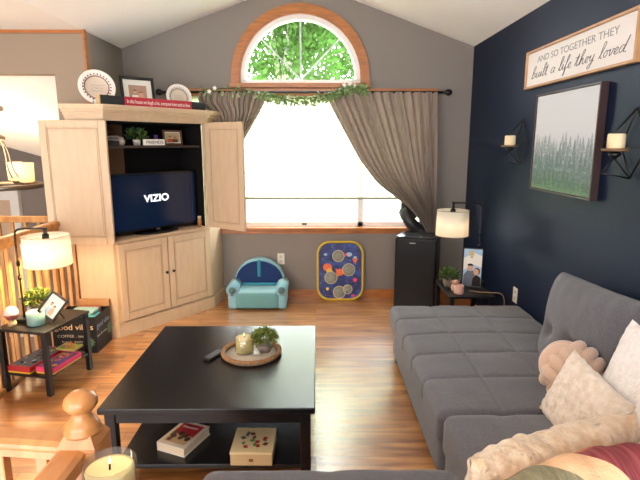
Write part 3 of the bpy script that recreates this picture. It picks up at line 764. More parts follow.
for k in range(14):
    x, y, a = random.uniform(-.06, .06), random.uniform(-.06, .06), random.uniform(0, PI)
    pts = [(x+.017*math.cos(a+q)*(1 if i % 2 else .6), y+.017*math.sin(a+q)) for i, q in enumerate((0, 1.6, 3.1, 4.7))]
    poly(b, pts, .0695+.0001*k, I4, k % 4)
obj('cover_art', b, [mat('print_slate', (84, 92, 104), .6), red, brown, green], bb)
b = B(); box(b, (0, -.106, .03), (.02, .004, .012)); obj('clasp', b, gold, bb)

# ================================================================ railings
def baluster(b, x, y, z0, z1, s=.028):
    box(b, (x, y, (z0+z1)/2), (s, s, z1-z0), None, .003)
rl = thing('stair_railing', 'golden oak railing with square balusters behind the left lamp', 'railing', (-2.03, 3.0, 0))
b = B(); box(b, (0, .0, .955), (.06, 2.38, .045), None, .012); box(b, (0, 0, .918), (.035, 2.38, .03)); obj('handrail', b, oakrail, rl)
b = B(); box(b, (0, 0, .012), (.07, 2.38, .024), None, .004); obj('base_rail', b, oakrail, rl)
for k in range(21):
    b = B(); baluster(b, 0, 1.12-.112*k, .024, .905); obj('baluster', b, oakrail, rl)
r2 = thing('stair_railing', 'lower oak railing on the far side of the stairwell', 'railing', (-3.1, 4.75, 0))
b = B(); box(b, (0, 0, .86), (2.0, .055, .06), None, .01); obj('handrail', b, oakrail, r2)
b = B(); box(b, (0, 0, -1.19), (2.0, .07, .02), None, .004); obj('base_rail', b, oakrail, r2)
for k in range(16): b = B(); baluster(b, -.95+.127*k, 0, -1.18, .83); obj('baluster', b, oakrail, r2)
# newel in the foreground with two handrails
nw = thing('newel_railing', 'oak newel post with rounded knob and two handrails in the foreground', 'railing', (-.562, 1.10, 0))
b = B(); box(b, (0, 0, .37), (.092, .092, 1.0), None, .004); obj('post', b, oak, nw)
b = B()
lathe(b, [(.0, .868), (.064, .868), (.064, .872), (.044, .898), (0, .898)], (0, 0, 0), 4, M=Matrix.Rotation(PI/4, 4, 'Z'), sm=False)
lathe(b, [(0, .893), (.042, .894), (.043, .900), (.039, .905), (.040, .910), (.034, .920), (.027, .929), (.023, .938), (.021, .950), (0, .950)], (0, 0, 0), 32)
obj('collar', b, oak, nw)
b = B(); lathe(b, [(0, .946), (.020, .948), (.031, .953), (.0375, .962), (.0385, .970), (.036, .981), (.027, .991), (.014, .997), (0, .998)], (0, 0, 0), 32); obj('knob', b, oak, nw)
def handrail(b, p0, p1, zt):
    d = Vector(p1)-Vector(p0); L = d.length; a = math.atan2(d.y, d.x); c = (Vector(p0)+Vector(p1))/2
    prof = [(-.03, -.045), (.03, -.045), (.026, -.03), (.034, -.018), (.034, -.008), (.022, 0), (-.022, 0), (-.034, -.008), (-.034, -.018), (-.026, -.03)]
    M = T((c.x, c.y, zt)) @ Matrix.Rotation(a, 4, 'Z') @ basis((0, 0, 0), (0, 1, 0), (0, 0, 1))
    prism(b, prof, -L/2, L/2, M=M)
b = B(); handrail(b, (-.035, .01, 0), (-1.3, .16, 0), .872); obj('handrail', b, oak, nw)
b = B(); handrail(b, (-.012, -.04, 0), (-.012, -.95, 0), .872); obj('handrail', b, oak, nw)
for k in range(10): b = B(); baluster(b, -.11-.115*k, .015+.0125*k, -.12, .845, .03); obj('baluster', b, oak, nw)
for k in range(7): b = B(); baluster(b, -.012, -.13-.115*k, -.12, .845, .03); obj('baluster', b, oak, nw)
# console below the frame holding the near candle
cn = thing('console_table', 'dark narrow console beside the newel post carrying a candle', 'console table', (-.33, .72, 0))
b = B(); box(b, (0, 0, .846), (.34, .30, .028), None, .004); obj('tabletop', b, espresso, cn)
for x in (-1, 1):
    for y in (-1, 1): b = B(); box(b, (x*.14, y*.12, .416), (.04, .04, .832), None, .003); obj('leg', b, espresso, cn)
candle('large lit cream candle in glass jar beside the newel post', (-.382, .83, .861), .047, .138, .124, wax)

# ================================================================ side tables, lamps
def side_table(label, loc, rz, w_, d_, h_, m, shelf=.13, leg=.032):
    t = thing('side_table', label, 'side table', loc, rz)
    b = B(); box(b, (0, 0, h_-.009), (w_, d_, .018), None, .003); obj('tabletop', b, m, t)
    for x in (-1, 1):
        for y in (-1, 1): b = B(); box(b, (x*(w_/2-leg/2-.006), y*(d_/2-leg/2-.006), (h_-.018)/2), (leg, leg, h_-.018), None, .002); obj('leg', b, m, t)
    b = B(); box(b, (0, 0, shelf-.008), (w_-.03, d_-.03, .016), None, .002); obj('shelf', b, m, t)
    return t
side_table('low black side table with board games on its shelf beside the oak railing', (-1.80, 3.165, 0), -.21, .36, .43, .43, black)
side_table('small black side table between the chaise and the air conditioner', (1.165, 3.80, 0), 0, .34, .46, .45, blackm)

def arc_lamp(label, loc, rz, hpost, reach, sr, sh_, drop, lampw, warm, cap_h=.02):
    t = thing('table_lamp', label, 'lamp', loc, rz)
    b = B(); box(b, (0, 0, .012), (.10, .10, .024), None, .004); obj('base', b, blackm, t)
    pts = spline([(0, 0, .02), (0, 0, hpost*.5), (0, 0, hpost-.06), (.012, 0, hpost-.012), (.06, 0, hpost), (reach*.6, 0, hpost), (reach-.01, 0, hpost)], 6)
    b = B(); tube(b, pts, .0065, 10)
    for z in (.36, .48): lathe(b, [(0, 0), (.011, 0), (.011, .03), (0, .03)], (0, 0, hpost*z*1.25), 12)
    obj('arm', b, blackm, t)
    b = B(); tube(b, [(reach-.01, 0, hpost+.008), (reach-.01, 0, hpost-drop-.01)], .012, 12); lathe(b, [(0, 0), (.02, 0), (.022, -.05), (0, -.05)], (reach-.01, 0, hpost-drop), 14); obj('socket', b, blackm, t)
    zt = hpost-drop-.01
    b = B(); sg_ = 40; r0 = sr
    for (ra, za, rb, zb) in ((sr*.97, zt, sr, zt-sh_),):
        A = [b.verts.new((reach-.01+ra*math.cos(2*PI*k/sg_), ra*math.sin(2*PI*k/sg_), za)) for k in range(sg_)]
        C_ = [b.verts.new((reach-.01+rb*math.cos(2*PI*k/sg_), rb*math.sin(2*PI*k/sg_), zb)) for k in range(sg_)]
        for k in range(sg_): f = b.faces.new((A[k], A[(k+1) % sg_], C_[(k+1) % sg_], C_[k])); f.smooth = True
    s_ = obj('lamp_shade', b, shade_m, t); sm_ = s_.modifiers.new('thickness', 'SOLIDIFY'); sm_.thickness = .002
    for z, r_ in ((zt, sr*.975), (zt-sh_, sr*1.002)):
        b = B(); tube(b, [(reach-.01+r_*math.cos(2*PI*k/40), r_*math.sin(2*PI*k/40), z) for k in range(40)], .0025, 6, closed=True)
        obj('shade_trim', b, mat('shade_trim', (206, 190, 160), .6), s_)
    b = B()
    for k in range(3):
        a = 2*PI*k/3; tube(b, [(reach-.01, 0, zt-.012), (reach-.01+sr*.965*math.cos(a), sr*.965*math.sin(a), zt-.004)], .0015, 5)
    obj('shade_spider', b, blackm, t)
    b = B(); lathe(b, [(0, .0), (.012, -.005), (.016, -.03), (.030, -.06), (.030, -.08), (.018, -.1), (0, -.105)], (reach-.01, 0, zt-.05), 16)
    obj('bulb', b, mat('bulb_glow_'+str(int(lampw*10)), (255, 220, 160), .4, emit=8 if lampw > 1.5 else 2.5), t)
    ld = bpy.data.lights.new('lamp_light', 'POINT'); ld.energy = lampw; ld.color = warm; ld.shadow_soft_size = .035
    lo = bpy.data.objects.new('lamp_light', ld); COL.objects.link(lo); lo.parent = t; lo.location = (reach-.01, 0, zt-.175)
    return t
arc_lamp('black arched lamp with glowing white drum shade on the low left side table', (-1.915, 3.14, .43), 0, .612, .205, .142, .19, .035, 36, (1, .68, .36))
arc_lamp('black arched lamp with cream drum shade on the right side table by the navy wall', (1.315, 3.93, .45), PI-.05, .66, .235, .128, .20, .05, 1.1, (1, .78, .5))

# left table top
potted('green moss-like bush on the left side table behind the candle', (-1.895, 3.285, .43), [(0, 0), (.04, 0), (.05, .03), (.05, .055), (0, .05)], stone, .10, .085, 1300, .03, .011, 41, [leafy, leafg, leafd])
candle('pale teal glass candle on the left side table', (-1.80, 3.075, .43), .055, .085, .068, mat('wax_pale', (226, 226, 196), .5), False, mat('teal_glass', (124, 160, 152), .25))
pf = frame_thing('picture_frame', 'black framed photo tilted on its corner on the left side table', 'picture frame', (-1.705, 3.09, .432), -.1, .25, .125, .165, .012, black, paper,
            lambda bm, M, w_, h_, cy: [couple(bm, M, w_, h_, cy), [paper, sky_m, skin, skin, brown]][1], .012)
# stand it on its corner: roll the whole frame inside its own plane
for k in kids(pf): k.matrix_local = T((0, 0, .027)) @ T((0, 0, .08)) @ Matrix.Rotation(.62, 4, 'Y') @ T((0, 0, -.08))
b = B(); tube(b, [(.02, .09, -.0), (.0, .03, .11)], .004, 6); obj('easel_strut', b, black, pf)
gb = thing('globe_jar', 'pink and white globe ornament at the left edge of the side table', 'ornament', (-1.945, 3.055, .43))
b = B(); lathe(b, [(0, 0), (.028, 0), (.026, .02), (.018, .035), (0, .035)], (0, 0, 0), 20); obj('foot', b, tan, gb)
b = B(); lathe(b, [(.015, .035), (.034, .05), (.044, .075), (.040, .1), (.024, .12), (0, .127)], (0, 0, 0), 24, mis=[0, 0, 1, 1, 1]); obj('globe', b, [mat('globe_rose', (150, 88, 84), .3), mat('globe_pale', (226, 214, 208), .3)], gb)
# games on the left table's shelf
def game_box(label, loc, rz, w_, d_, h_, mt, ms_, art, title):
    t = thing('board_game', label, 'board game', loc, rz, 'board games on the low shelf')
    b = B(); box(b, (0, 0, h_*.45), (w_-.004, d_-.004, h_*.9), None, .001); obj('tray', b, ms_, t)
    b = B(); box(b, (0, 0, h_*.62), (w_, d_, h_*.76), None, .002); obj('lid', b, mt, t)
    b = B(); random.seed(len(label)); rect(b, -w_*.45, w_*.45, -d_*.44, d_*.44, h_+.0006, I4, 0)
    for k in range(26):
        x, y = random.uniform(-w_*.38, w_*.38), random.uniform(-d_*.38, d_*.38); disc(b, x, y, random.uniform(.007, .02), random.uniform(.007, .018), h_+.001+.0001*k, I4, 1+k % (len(art)-1), 10)
    obj('cover_art', b, art, t)
    lettering('title', title, d_*.13, yellow, t, T((0, d_*.28, h_+.0045)), w_*.6)
gr_ = mat('print_greyblue', (96, 104, 116), .6)
game_box('red board game with grey cover picture, left on the low shelf', (-1.865, 3.15, .13), -.21, .165, .33, .045, red, yellow, [gr_, wick, brown, gr_, sky_m, mat('print_dark2', (50, 52, 60), .6)], 'GAME')
game_box('purple and yellow board game with pink edge, lower right on the shelf', (-1.70, 3.11, .13), -.21, .13, .27, .04, pink, yellow, [purple, yellow, orange, purple, red], 'PLAY')
game_box('yellow and green board game behind the purple one on the shelf', (-1.715, 3.285, .171), -.21, .14, .10, .018, mat('print_lime', (196, 196, 96), .5), pink, [mat('print_lime', (196, 196, 96), .5), green, orange, green, yellow], 'FUN')

# dark printed box with stuff
cb = thing('storage_box', 'black chalkboard print cardboard box reading good vibes beside the armoire', 'box', (-1.832, 3.735, 0), .0)
b = B(); w_, d_, h_ = .33, .27, .285
for x0, x1, y0, y1 in ((-w_/2, w_/2, -d_/2, -d_/2+.006), (-w_/2, w_/2, d_/2-.006, d_/2), (-w_/2, -w_/2+.006, -d_/2+.006, d_/2-.006), (w_/2-.006, w_/2, -d_/2+.006, d_/2-.006)): bx(b, x0, x1, y0, y1, 0, h_)
bx(b, -w_/2+.006, w_/2-.006, -d_/2+.006, d_/2-.006, 0, .01); obj('carton', b, charcoal_m, cb)
FB = T((0, -d_/2-.001, 0)) @ MF; SB = T((w_/2+.001, 0, 0)) @ basis((0, 0, 0), (0, 1, 0), (0, 0, 1))
lettering('lettering', 'good vibes', .062, mat('chalk_tan', (226, 190, 150), .8), cb, FB @ T((0, .205, 0)), .29)
lettering('lettering', 'COFFEE . tea', .030, chalk, cb, FB @ T((-.03, .135, 0)), .2)
lettering('lettering', 'fresh daily', .022, chalk, cb, FB @ T((-.02, .09, 0)), .16)
lettering('lettering', 'good vibes', .06, mat('chalk_blue', (150, 170, 190), .8), cb, SB @ T((0, .205, 0)), .23)
lettering('lettering', 'tea & cup', .028, chalk, cb, SB @ T((-.04, .13, 0)), .17)
b = B()
for k in range(10): a = 2*PI*k/10; leaf(b, FB @ Vector((.115, .085, .001)), FB.to_3x3() @ Vector((math.cos(a), math.sin(a), 0)), .042, .02, 0, FB.to_3x3() @ Vector((0, 0, 1)))
for k in range(10): a = 2*PI*k/10; leaf(b, SB @ Vector((.1, .12, .001)), SB.to_3x3() @ Vector((math.cos(a), math.sin(a), 0)), .06, .026, 0, SB.to_3x3() @ Vector((0, 0, 1)))
obj('leaf_print', b, mat('chalk_green', (104, 136, 110), .8), cb)
tw = thing('folded_towel', 'teal folded cloth in the top of the black printed box', 'towel', (-1.79, 3.70, .22))
b = B(); rbox(b, (.10, .065, .03), .02, 10, lambda p, q: p+Vector((0, 0, .008*math.sin(q.x*4))), T((0, 0, .04))); obj('cloth_fold', b, teal, tw)
b = B(); rbox(b, (.09, .06, .015), .012, 8, None, T((0, 0, .084))); obj('cloth_stripe', b, mat('pale_teal', (150, 190, 190), .8), tw)
pk = thing('cookie_packet', 'reddish brown packet behind the teal cloth in the black box', 'packet', (-1.81, 3.815, .2))
b = B(); rbox(b, (.09, .035, .05), .015, 8, None, T((0, 0, .055))); obj('packet_body', b, mat('packet_red', (160, 92, 70), .6), pk)
fl_ = B(); box(fl_, (0, 0, .17), (.26, .022, .34), None, .003)
cdb = obj('cardboard_box', fl_, cardboard, None); cdb.location = (-1.80, 3.884, 0); tag(cdb, 'plain brown cardboard box between the black box and the armoire', 'box')

# ================================================================ chandelier in the entry
ch = thing('chandelier', 'round ring chandelier with glowing glass shades in the entry', 'chandelier', (-3.06, 4.95, 1.10))
zc = 1.90-1.10
b = B(); lathe(b, [(0, zc), (.07, zc), (.065, zc-.02), (.02, zc-.035), (0, zc-.035)], (0, 0, 0), 20); tube(b, [(0, 0, zc-.03), (0, 0, zc+.2)], .008, 8); obj('canopy', b, mat('brushed_nickel', (126, 116, 104), .35, metal=.8), ch)
nick = MATS['brushed_nickel']
b = B(); tube(b, [(0, 0, zc-.03), (0, 0, .50)], .009, 8); lathe(b, [(0, .56), (.03, .55), (.055, .53), (.05, .505), (.018, .49), (0, .485)], (0, 0, 0), 20); obj('stem', b, nick, ch)
b = B(); tube(b, [(.33*math.cos(2*PI*k/48), .33*math.sin(2*PI*k/48), .06) for k in range(48)], .011, 8, closed=True, flat=2.2); obj('ring', b, nick, ch)
glow = mat('shade_glow', (255, 214, 150), .4, emit=6)
frost = translucent('frosted_glass', (255, 246, 226), .6)
for k in range(4):
    a = 2*PI*k/4+.06; c, s = math.cos(a), math.sin(a)
    b = B(); tube(b, spline([(.02*c, .02*s, .51), (.07*c, .07*s, .40), (.11*c, .11*s, .2), (.22*c, .22*s, .08), (.33*c, .33*s, .065)], 5), .008, 6); obj('arm', b, nick, ch)
    b = B(); lathe(b, [(.02, .0), (.03, .02), (.03, .028), (0, .03)], (.22*c, .22*s, .065), 16); obj('socket', b, nick, ch)
    b = B(); lathe(b, [(.045, .0), (.066, .01), (.072, .19), (.069, .19), (.063, .014), (.04, .004)], (.22*c, .22*s, .095), 20); obj('glass_shade', b, frost, ch)
    b = B(); lathe(b, [(0, .0), (.02, .02), (.034, .07), (.026, .11), (0, .125)], (.22*c, .22*s, .10), 14); obj('bulb', b, glow, ch)
ld = bpy.data.lights.new('chandelier_light', 'POINT'); ld.energy = 42; ld.color = (1, .72, .42); ld.shadow_soft_size = .3
lo = bpy.data.objects.new('chandelier_light', ld); COL.objects.link(lo); lo.parent = ch; lo.location = (0, 0, .34)

# ================================================================ toddler armchair and toss game
tc_ = thing('toddler_armchair', 'light blue toddler armchair with dark blue rounded back', 'armchair', (-.565, 4.76, 0))
lb = mat('plush_light_blue', (136, 188, 206), .9, bump=.2, bscale=200, sheen=.3); nb = mat('plush_navy', (14, 46, 98), .9, sheen=.2); tl_ = mat('plush_teal', (52, 136, 160), .9)
b = B(); rbox(b, (.205, .15, .085), .03, 12, None, T((0, -.01, .10))); obj('seat', b, mat('plush_seat', (150, 194, 206), .9), tc_)
b = B(); rbox(b, (.205, .02, .075), .015, 8, None, T((0, -.155, .09))); obj('front_panel', b, mat('plush_front', (104, 156, 160), .9), tc_)
for s in (-1, 1):
    b = B(); rbox(b, (.045, .16, .095), .03, 10, None, T((s*.235, -.01, .098)))
    tube(b, [(s*.235, -.17, .195), (s*.235, .14, .195)], .058, 18); obj('armrest', b, lb, tc_, True)
    b = B(); lathe(b, [(0, 0), (.034, 0), (.034, .004), (0, .006)], (s*.235, -.171, .195), 20, M=Matrix.Rotation(PI/2, 4, 'X')); obj('arm_badge', b, mat('badge_blue', (92, 124, 128), .8), tc_)
def halfdome(rx, rz, z0, y0, y1, m, name, k=24):
    b = B(); P = [(rx*math.cos(PI*i/k), z0+rz*math.sin(PI*i/k)**.85) for i in range(k+1)]+[(-rx*.98, z0-.12), (rx*.98, z0-.12)]
    M = basis((0, 0, 0), (1, 0, 0), (0, 0, 1)); prism(b, P, -y1, -y0, M=M); bmesh.ops.bevel(b, geom=[e for e in b.edges if abs(e.verts[0].co.y-e.verts[1].co.y) < 1e-5 and e.calc_face_angle(0) > 1], offset=.018, segments=3, affect='EDGES')
    return obj(name, b, m, tc_)
halfdome(.248, .262, .185, .075, .17, lb, 'backrest')
halfdome(.236, .238, .19, .055, .09, nb, 'back_pad')
b = B(); rbox(b, (.018, .012, .085), .01, 8, None, T((0, .055, .355))); rbox(b, (.20, .012, .014), .01, 8, None, T((0, .04, .20))); obj('back_stripe', b, tl_, tc_)

tg = thing('toss_game', 'rounded navy space-themed toss game with yellow border leaning on the wall', 'toy', (.245, 4.885, 0))
GM = Matrix.Rotation(-.13, 4, 'X') @ MF
def rrect(w_, h_, r, cx, cy, k=6):
    P = []
    for sx_, sy_, a0 in ((1, 1, 0), (-1, 1, PI/2), (-1, -1, PI), (1, -1, 1.5*PI)):
        for i in range(k+1):
            a = a0+PI/2*i/k; P.append((cx+sx_*(w_/2-r)+r*math.cos(a), cy+sy_*(h_/2-r)+r*math.sin(a)))
    return P
GW, GH = .455, .585
gmat = GM
b = B(); prism(b, rrect(GW-.02, GH-.02, .11, 0, GH/2+.005), -.006, .004, M=gmat)
navp = bpy.data.materials.new('space_print'); navp.use_nodes = True; nt = navp.node_tree; pb = nt.nodes['Principled BSDF']; pb.inputs['Roughness'].default_value = .5
tc = nt.nodes.new('ShaderNodeTexCoord'); nz = nt.nodes.new('ShaderNodeTexNoise'); nz.inputs['Scale'].default_value = 9; vo = nt.nodes.new('ShaderNodeTexVoronoi'); vo.inputs['Scale'].default_value = 42
rp = nt.nodes.new('ShaderNodeValToRGB'); rp.color_ramp.elements[0].color = lin((24, 40, 98)); rp.color_ramp.elements[1].color = lin((54, 84, 160)); rp.color_ramp.elements[0].position = .4; rp.color_ramp.elements[1].position = .65
r2_ = nt.nodes.new('ShaderNodeValToRGB'); r2_.color_ramp.elements[0].position = .10; r2_.color_ramp.elements[0].color = (1, 1, 1, 1); r2_.color_ramp.elements[1].position = .16; r2_.color_ramp.elements[1].color = (0, 0, 0, 1)
mx = nt.nodes.new('ShaderNodeMixRGB'); mx.inputs[2].default_value = lin((210, 150, 160))
nt.links.new(tc.outputs['Object'], nz.inputs['Vector']); nt.links.new(tc.outputs['Object'], vo.inputs['Vector']); nt.links.new(nz.outputs['Fac'], rp.inputs[0]); nt.links.new(vo.outputs['Distance'], r2_.inputs[0])
nt.links.new(r2_.outputs[0], mx.inputs[0]); nt.links.new(rp.outputs[0], mx.inputs[1]); nt.links.new(mx.outputs[0], pb.inputs['Base Color'])
obj('target_panel', b, navp, tg)
b = B(); tube(b, [gmat @ Vector((x, y, 0)) for x, y in rrect(GW, GH, .12, 0, GH/2+.012)], .012, 8, closed=True); obj('border', b, mat('border_yellow', (206, 176, 46), .6), tg)
mesh_m = mat('net_grey', (160, 160, 150), .8, var=.4, scale=160)
for x, y, r in ((-.02, .455, .058), (.085, .315, .062), (-.095, .235, .062), (-.01, .085, .062), (.075, .115, .045)):
    b = B(); M = gmat @ T((x, y, .005)); lathe(b, [(0, 0), (r, 0), (r, .003), (0, .003)], (0, 0, 0), 26, M=M); o = obj('net_pocket', b, mesh_m, tg)
    b = B(); tube(b, [M @ Vector((r*math.cos(2*PI*k/26), r*math.sin(2*PI*k/26), .004)) for k in range(26)], .004, 6, closed=True); obj('pocket_ring', b, mat('ring_cream', (206, 196, 150), .6), o)
b = B()
disc(b, -.13, .34, .045, .04, .0062, gmat, 0); disc(b, -.11, .30, .03, .03, .0066, gmat, 1); disc(b, .0, .29, .04, .035, .0062, gmat, 0); poly(b, [(.03, .28), (-.05, .33), (-.03, .24)], .0068, gmat, 0)
disc(b, .09, .47, .03, .022, .0062, gmat, 2); poly(b, [(.03, .44), (.07, .46), (.05, .49)], .0066, gmat, 3); disc(b, .15, .21, .022, .022, .0062, gmat, 3); poly(b, [(.13, .40), (.17, .40), (.165, .45), (.135, .45)], .0062, gmat, 2)
poly(b, [(.12, .43), (.18, .43), (.15, .37)], .0068, gmat, 0); disc(b, -.13, .12, .016, .016, .0062, gmat, 1); disc(b, .13, .05, .02, .014, .0062, gmat, 3); disc(b, -.15, .47, .018, .012, .0062, gmat, 2); disc(b, .06, .08, .014, .014, .0094, gmat, 4)
poly(b, [(-.18, .08), (-.05, .02), (.1, .02), (-.08, .045)], .0064, gmat, 5)
obj('space_pictures', b, [orange, yellow, sky_m, pink, blue, purple], tg)
b = B(); tube(b, [(-.15, .005, .0), (-.15, .075, .0), (-.15, .095, .3)], .004, 6); tube(b, [(.15, .005, .0), (.15, .075, .0), (.15, .095, .3)], .004, 6); obj('prop_frame', b, blackm, tg)

# ================================================================ portable air conditioner
ac = thing('air_conditioner', 'tall black portable air conditioner under the right curtain', 'air conditioner', (.985, 4.72, 0), -.345)
acm = mat('ac_black', (17, 15, 16), .35, spec=.3)
b = B(); box(b, (0, 0, .355), (.385, .335, .69), None, .014, seg=3); obj('body', b, acm, ac)
b = B(); box(b, (0, 0, .706), (.37, .32, .012), None, .004); obj('top_panel', b, mat('ac_top', (38, 40, 46), .22), ac)
b = B(); 
for k in range(7): box(b, (0, -.02+.02*k, .714), (.30, .006, .005))
obj('vent_grille', b, black, ac)
b = B(); box(b, (0, -.125, .7125), (.26, .03, .002)); obj('control_strip', b, mat('ac_controls', (70, 78, 92), .15), ac)
b = B(); box(b, (-.03, -.1685, .655), (.055, .002, .008)); obj('logo_badge', b, mat('badge_silver', (180, 180, 180), .3), ac)
b = B(); box(b, (0, 0, .006), (.33, .28, .012)); obj('base', b, black, ac)
# hose
hs = spline([(.895, 4.985, .90), (.90, 4.94, .87), (.94, 4.91, .80), (1.01, 4.91, .73), (1.09, 4.9, .68), (1.14, 4.90, .55)], 14)
ho = thing('exhaust_hose', 'black ribbed exhaust hose from the window to the air conditioner', 'hose', (1.0, 4.95, .7))
b = B(); tube(b, [Vector(p) for p in hs], [.058+.006*(i % 2) for i in range(len(hs))], 16); at(obj('ribbed_hose', b, mat('hose_black', (34, 33, 35), .45), ho), ho)
b = B(); box(b, (.93, 4.975, .93), (.16, .03, .2), None, .008); at(obj('window_adapter', b, MATS['hose_black'], ho), ho)

# right side table items
zt = .45
ph = thing('photo_canvas', 'unframed photo of a couple under a pale sky leaning on the right side table', 'photo', (1.235, 3.83, zt), -.35)
PM = Matrix.Rotation(-.12, 4, 'X') @ MF @ Matrix.Diagonal((1.08, 1.14, 1, 1))
b = B(); box(b, (0, .135, 0), (.135, .27, .008), None, .001); b.transform(PM); obj('board', b, black, ph)
b = B(); rect(b, -.064, .064, .005, .265, .0046, PM, 0)
poly(b, [(-.064, .11), (.0, .16), (.064, .14), (.064, .22), (.01, .24), (-.064, .2)], .0049, PM, 1)
disc(b, -.01, .235, .02, .02, .0052, PM, 5); disc(b, -.008, .213, .01, .014, .0053, PM, 5)
poly(b, [(-.062, .006), (-.06, .08), (-.035, .115), (.01, .115), (.03, .08), (.03, .006)], .0054, PM, 2)
poly(b, [(.0, .006), (.005, .06), (.03, .09), (.06, .07), (.063, .006)], .0057, PM, 3)
disc(b, -.015, .135, .019, .025, .006, PM, 4); disc(b, -.015, .148, .021, .016, .0063, PM, 3, 14, 0, PI); disc(b, .028, .106, .018, .022, .0063, PM, 4); disc(b, .034, .112, .022, .026, .0061, PM, 6)
obj('photo_print', b, [sky_m, paper, gr_, wick, skin, tan, brown], ph)
potted('green bushy plant in a stone pot on the right side table', (1.06, 3.84, zt), [(0, 0), (.035, 0), (.045, .03), (.048, .062), (.044, .065), (0, .055)], stone, .07, .085, 480, .038, .012, 51, [leafd, leafg])
pk2 = thing('tealight_holder', 'pale pink candle jar at the front of the right side table', 'candle', (1.085, 3.655, zt))
b = B(); lathe(b, [(0, 0), (.036, 0), (.038, .01), (.038, .066), (.034, .066), (.034, .04), (0, .04)], (0, 0, 0), 24); obj('glass_cup', b, mat('pink_glass', (206, 158, 146), .3), pk2)
b = B(); lathe(b, [(0, .041), (.033, .041), (.033, .056), (0, .056)], (0, 0, 0), 20); obj('wax', b, mat('wax_pink', (232, 204, 186), .5), pk2)
pk3 = thing('rose_ornament', 'cream and pink rose ornament behind the pink candle jar', 'ornament', (1.075, 3.73, zt))
b = B(); lathe(b, [(0, 0), (.024, 0), (.03, .02), (.026, .05), (0, .055)], (0, 0, 0), 18); obj('cup', b, mat('rose_cup', (196, 156, 128), .5), pk3)
b = B(); random.seed(3)
for k in range(26):
    a = k*2.4; r = .006+.001*k; leaf(b, (r*.5*math.cos(a), r*.5*math.sin(a), .055), (math.cos(a), math.sin(a), 1.6-.04*k), .034, .026, 0, Vector((-math.sin(a), math.cos(a), 0)).cross(Vector((math.cos(a), math.sin(a), 1))))
obj('petals', b, mat('petal_cream', (232, 190, 172), .7), pk3)
cbl = B(); tube(cbl, spline([(1.18, 3.70, .458), (1.24, 3.66, .459), (1.32, 3.64, .459), (1.41, 3.62, .445), (1.43, 3.62, .3), (1.44, 3.62, .08)], 8), .0035, 6)
tag(obj('power_cord', cbl, mat('cord_tan', (160, 128, 92), .5)), 'thin tan cord trailing over the right side table edge', 'cord')

# ================================================================ wall decor on the navy wall
sn = thing('wall_sign', 'long white framed wall sign with grey words high on the navy wall', 'wall sign', (XR-.003, 3.035, 2.067))
SW, SH = 1.25, .248
fm = mat('sign_frame_oak', (198, 150, 104), .5, var=.2, scale=10)
b = B(); box(b, (0, 0, .012), (SW-.02, SH-.02, .016)); b.transform(MR); obj('panel', b, mat('sign_white', (232, 226, 222), .6), sn)
b = B()
for x0, x1, y0, y1 in ((-SW/2, -SW/2+.014, -SH/2, SH/2), (SW/2-.014, SW/2, -SH/2, SH/2), (-SW/2+.014, SW/2-.014, -SH/2, -SH/2+.014), (-SW/2+.014, SW/2-.014, SH/2-.014, SH/2)): box(b, ((x0+x1)/2, (y0+y1)/2, .017), (x1-x0, y1-y0, .034), None, .002)
b.transform(MR); obj('frame', b, fm, sn)
ink = mat('sign_ink', (92, 92, 98), .6)
lettering('lettering', 'AND SO TOGETHER THEY', .056, mat('sign_ink_light', (140, 138, 142), .6), sn, MR @ T((0, .052, .0208)), .92)
GL = {'b': ([(0, 0), (.35, 1.0), (.5, 1.9), (.35, 2.1), (.2, 1.7), (.15, .4), (.3, .0), (.6, .15), (.65, .6), (.45, .85), (.7, .8)], .85),
 'u': ([(0, .2), (.2, .9), (.15, .2), (.35, 0), (.6, .3), (.7, .9), (.65, .2), (.85, .05)], .9), 'i': ([(0, .1), (.2, .9), (.2, .15), (.4, .05)], .45),
 'l': ([(0, .1), (.4, 1.4), (.4, 2.1), (.2, 2.0), (.15, .5), (.25, .05), (.45, .1)], .5), 't': ([(0, .1), (.3, 1.7), (.25, .3), (.35, 0), (.55, .15)], .6),
 'a': ([(.6, .8), (.3, .95), (.05, .5), (.2, .05), (.5, .3), (.65, .9), (.6, .2), (.8, .05)], .85), 'f': ([(0, .1), (.4, 1.5), (.45, 2.1), (.25, 1.9), (.2, 0), (.1, -.9), (.3, -.7), (.3, .1), (.55, .2)], .6),
 'e': ([(0, .2), (.3, .45), (.4, .8), (.2, .9), (.05, .5), (.2, .05), (.55, .15)], .58), 'h': ([(0, .1), (.4, 1.5), (.4, 2.1), (.2, 1.8), (.12, 0), (.3, .7), (.5, .85), (.55, .3), (.6, .02), (.8, .12)], .85),
 'y': ([(0, .6), (.15, .9), (.15, .3), (.35, .1), (.55, .5), (.6, .9), (.5, -.5), (.25, -.95), (.1, -.6), (.5, -.1), (.75, .1)], .8), 'o': ([(.3, .9), (.05, .5), (.25, .02), (.5, .4), (.35, .9), (.6, .75)], .62),
 'v': ([(0, .7), (.15, .9), (.25, .05), (.5, .5), (.5, .9), (.7, .75)], .7), 'd': ([(.6, .8), (.3, .95), (.05, .5), (.2, .05), (.5, .4), (.78, 2.0), (.6, .2), (.8, .05)], .85)}
wd = []; cx = 0; strokes = []
for ch_ in 'built a life they loved.':
    if ch_ == ' ': cx += .6; continue
    if ch_ == '.': strokes.append([(cx, 0), (cx+.08, .03)]); cx += .2; continue
    pts, adv = GL[ch_]; strokes.append([(cx+x+.25*y, y) for x, y in pts])
    if ch_ == 'i': strokes.append([(cx+.5, 1.3), (cx+.55, 1.35)])
    if ch_ == 't': strokes.append([(cx+.15, 1.25), (cx+.75, 1.3)])
    cx += adv
sc_ = 1.08/cx; b = B()
for s_ in strokes: tube(b, spline([((x-cx/2)*sc_, -.062+y*.036, .0208) for x, y in s_], 5), .0019, 5, flat=1)
b.transform(MR); obj('script_lettering', b, ink, sn)

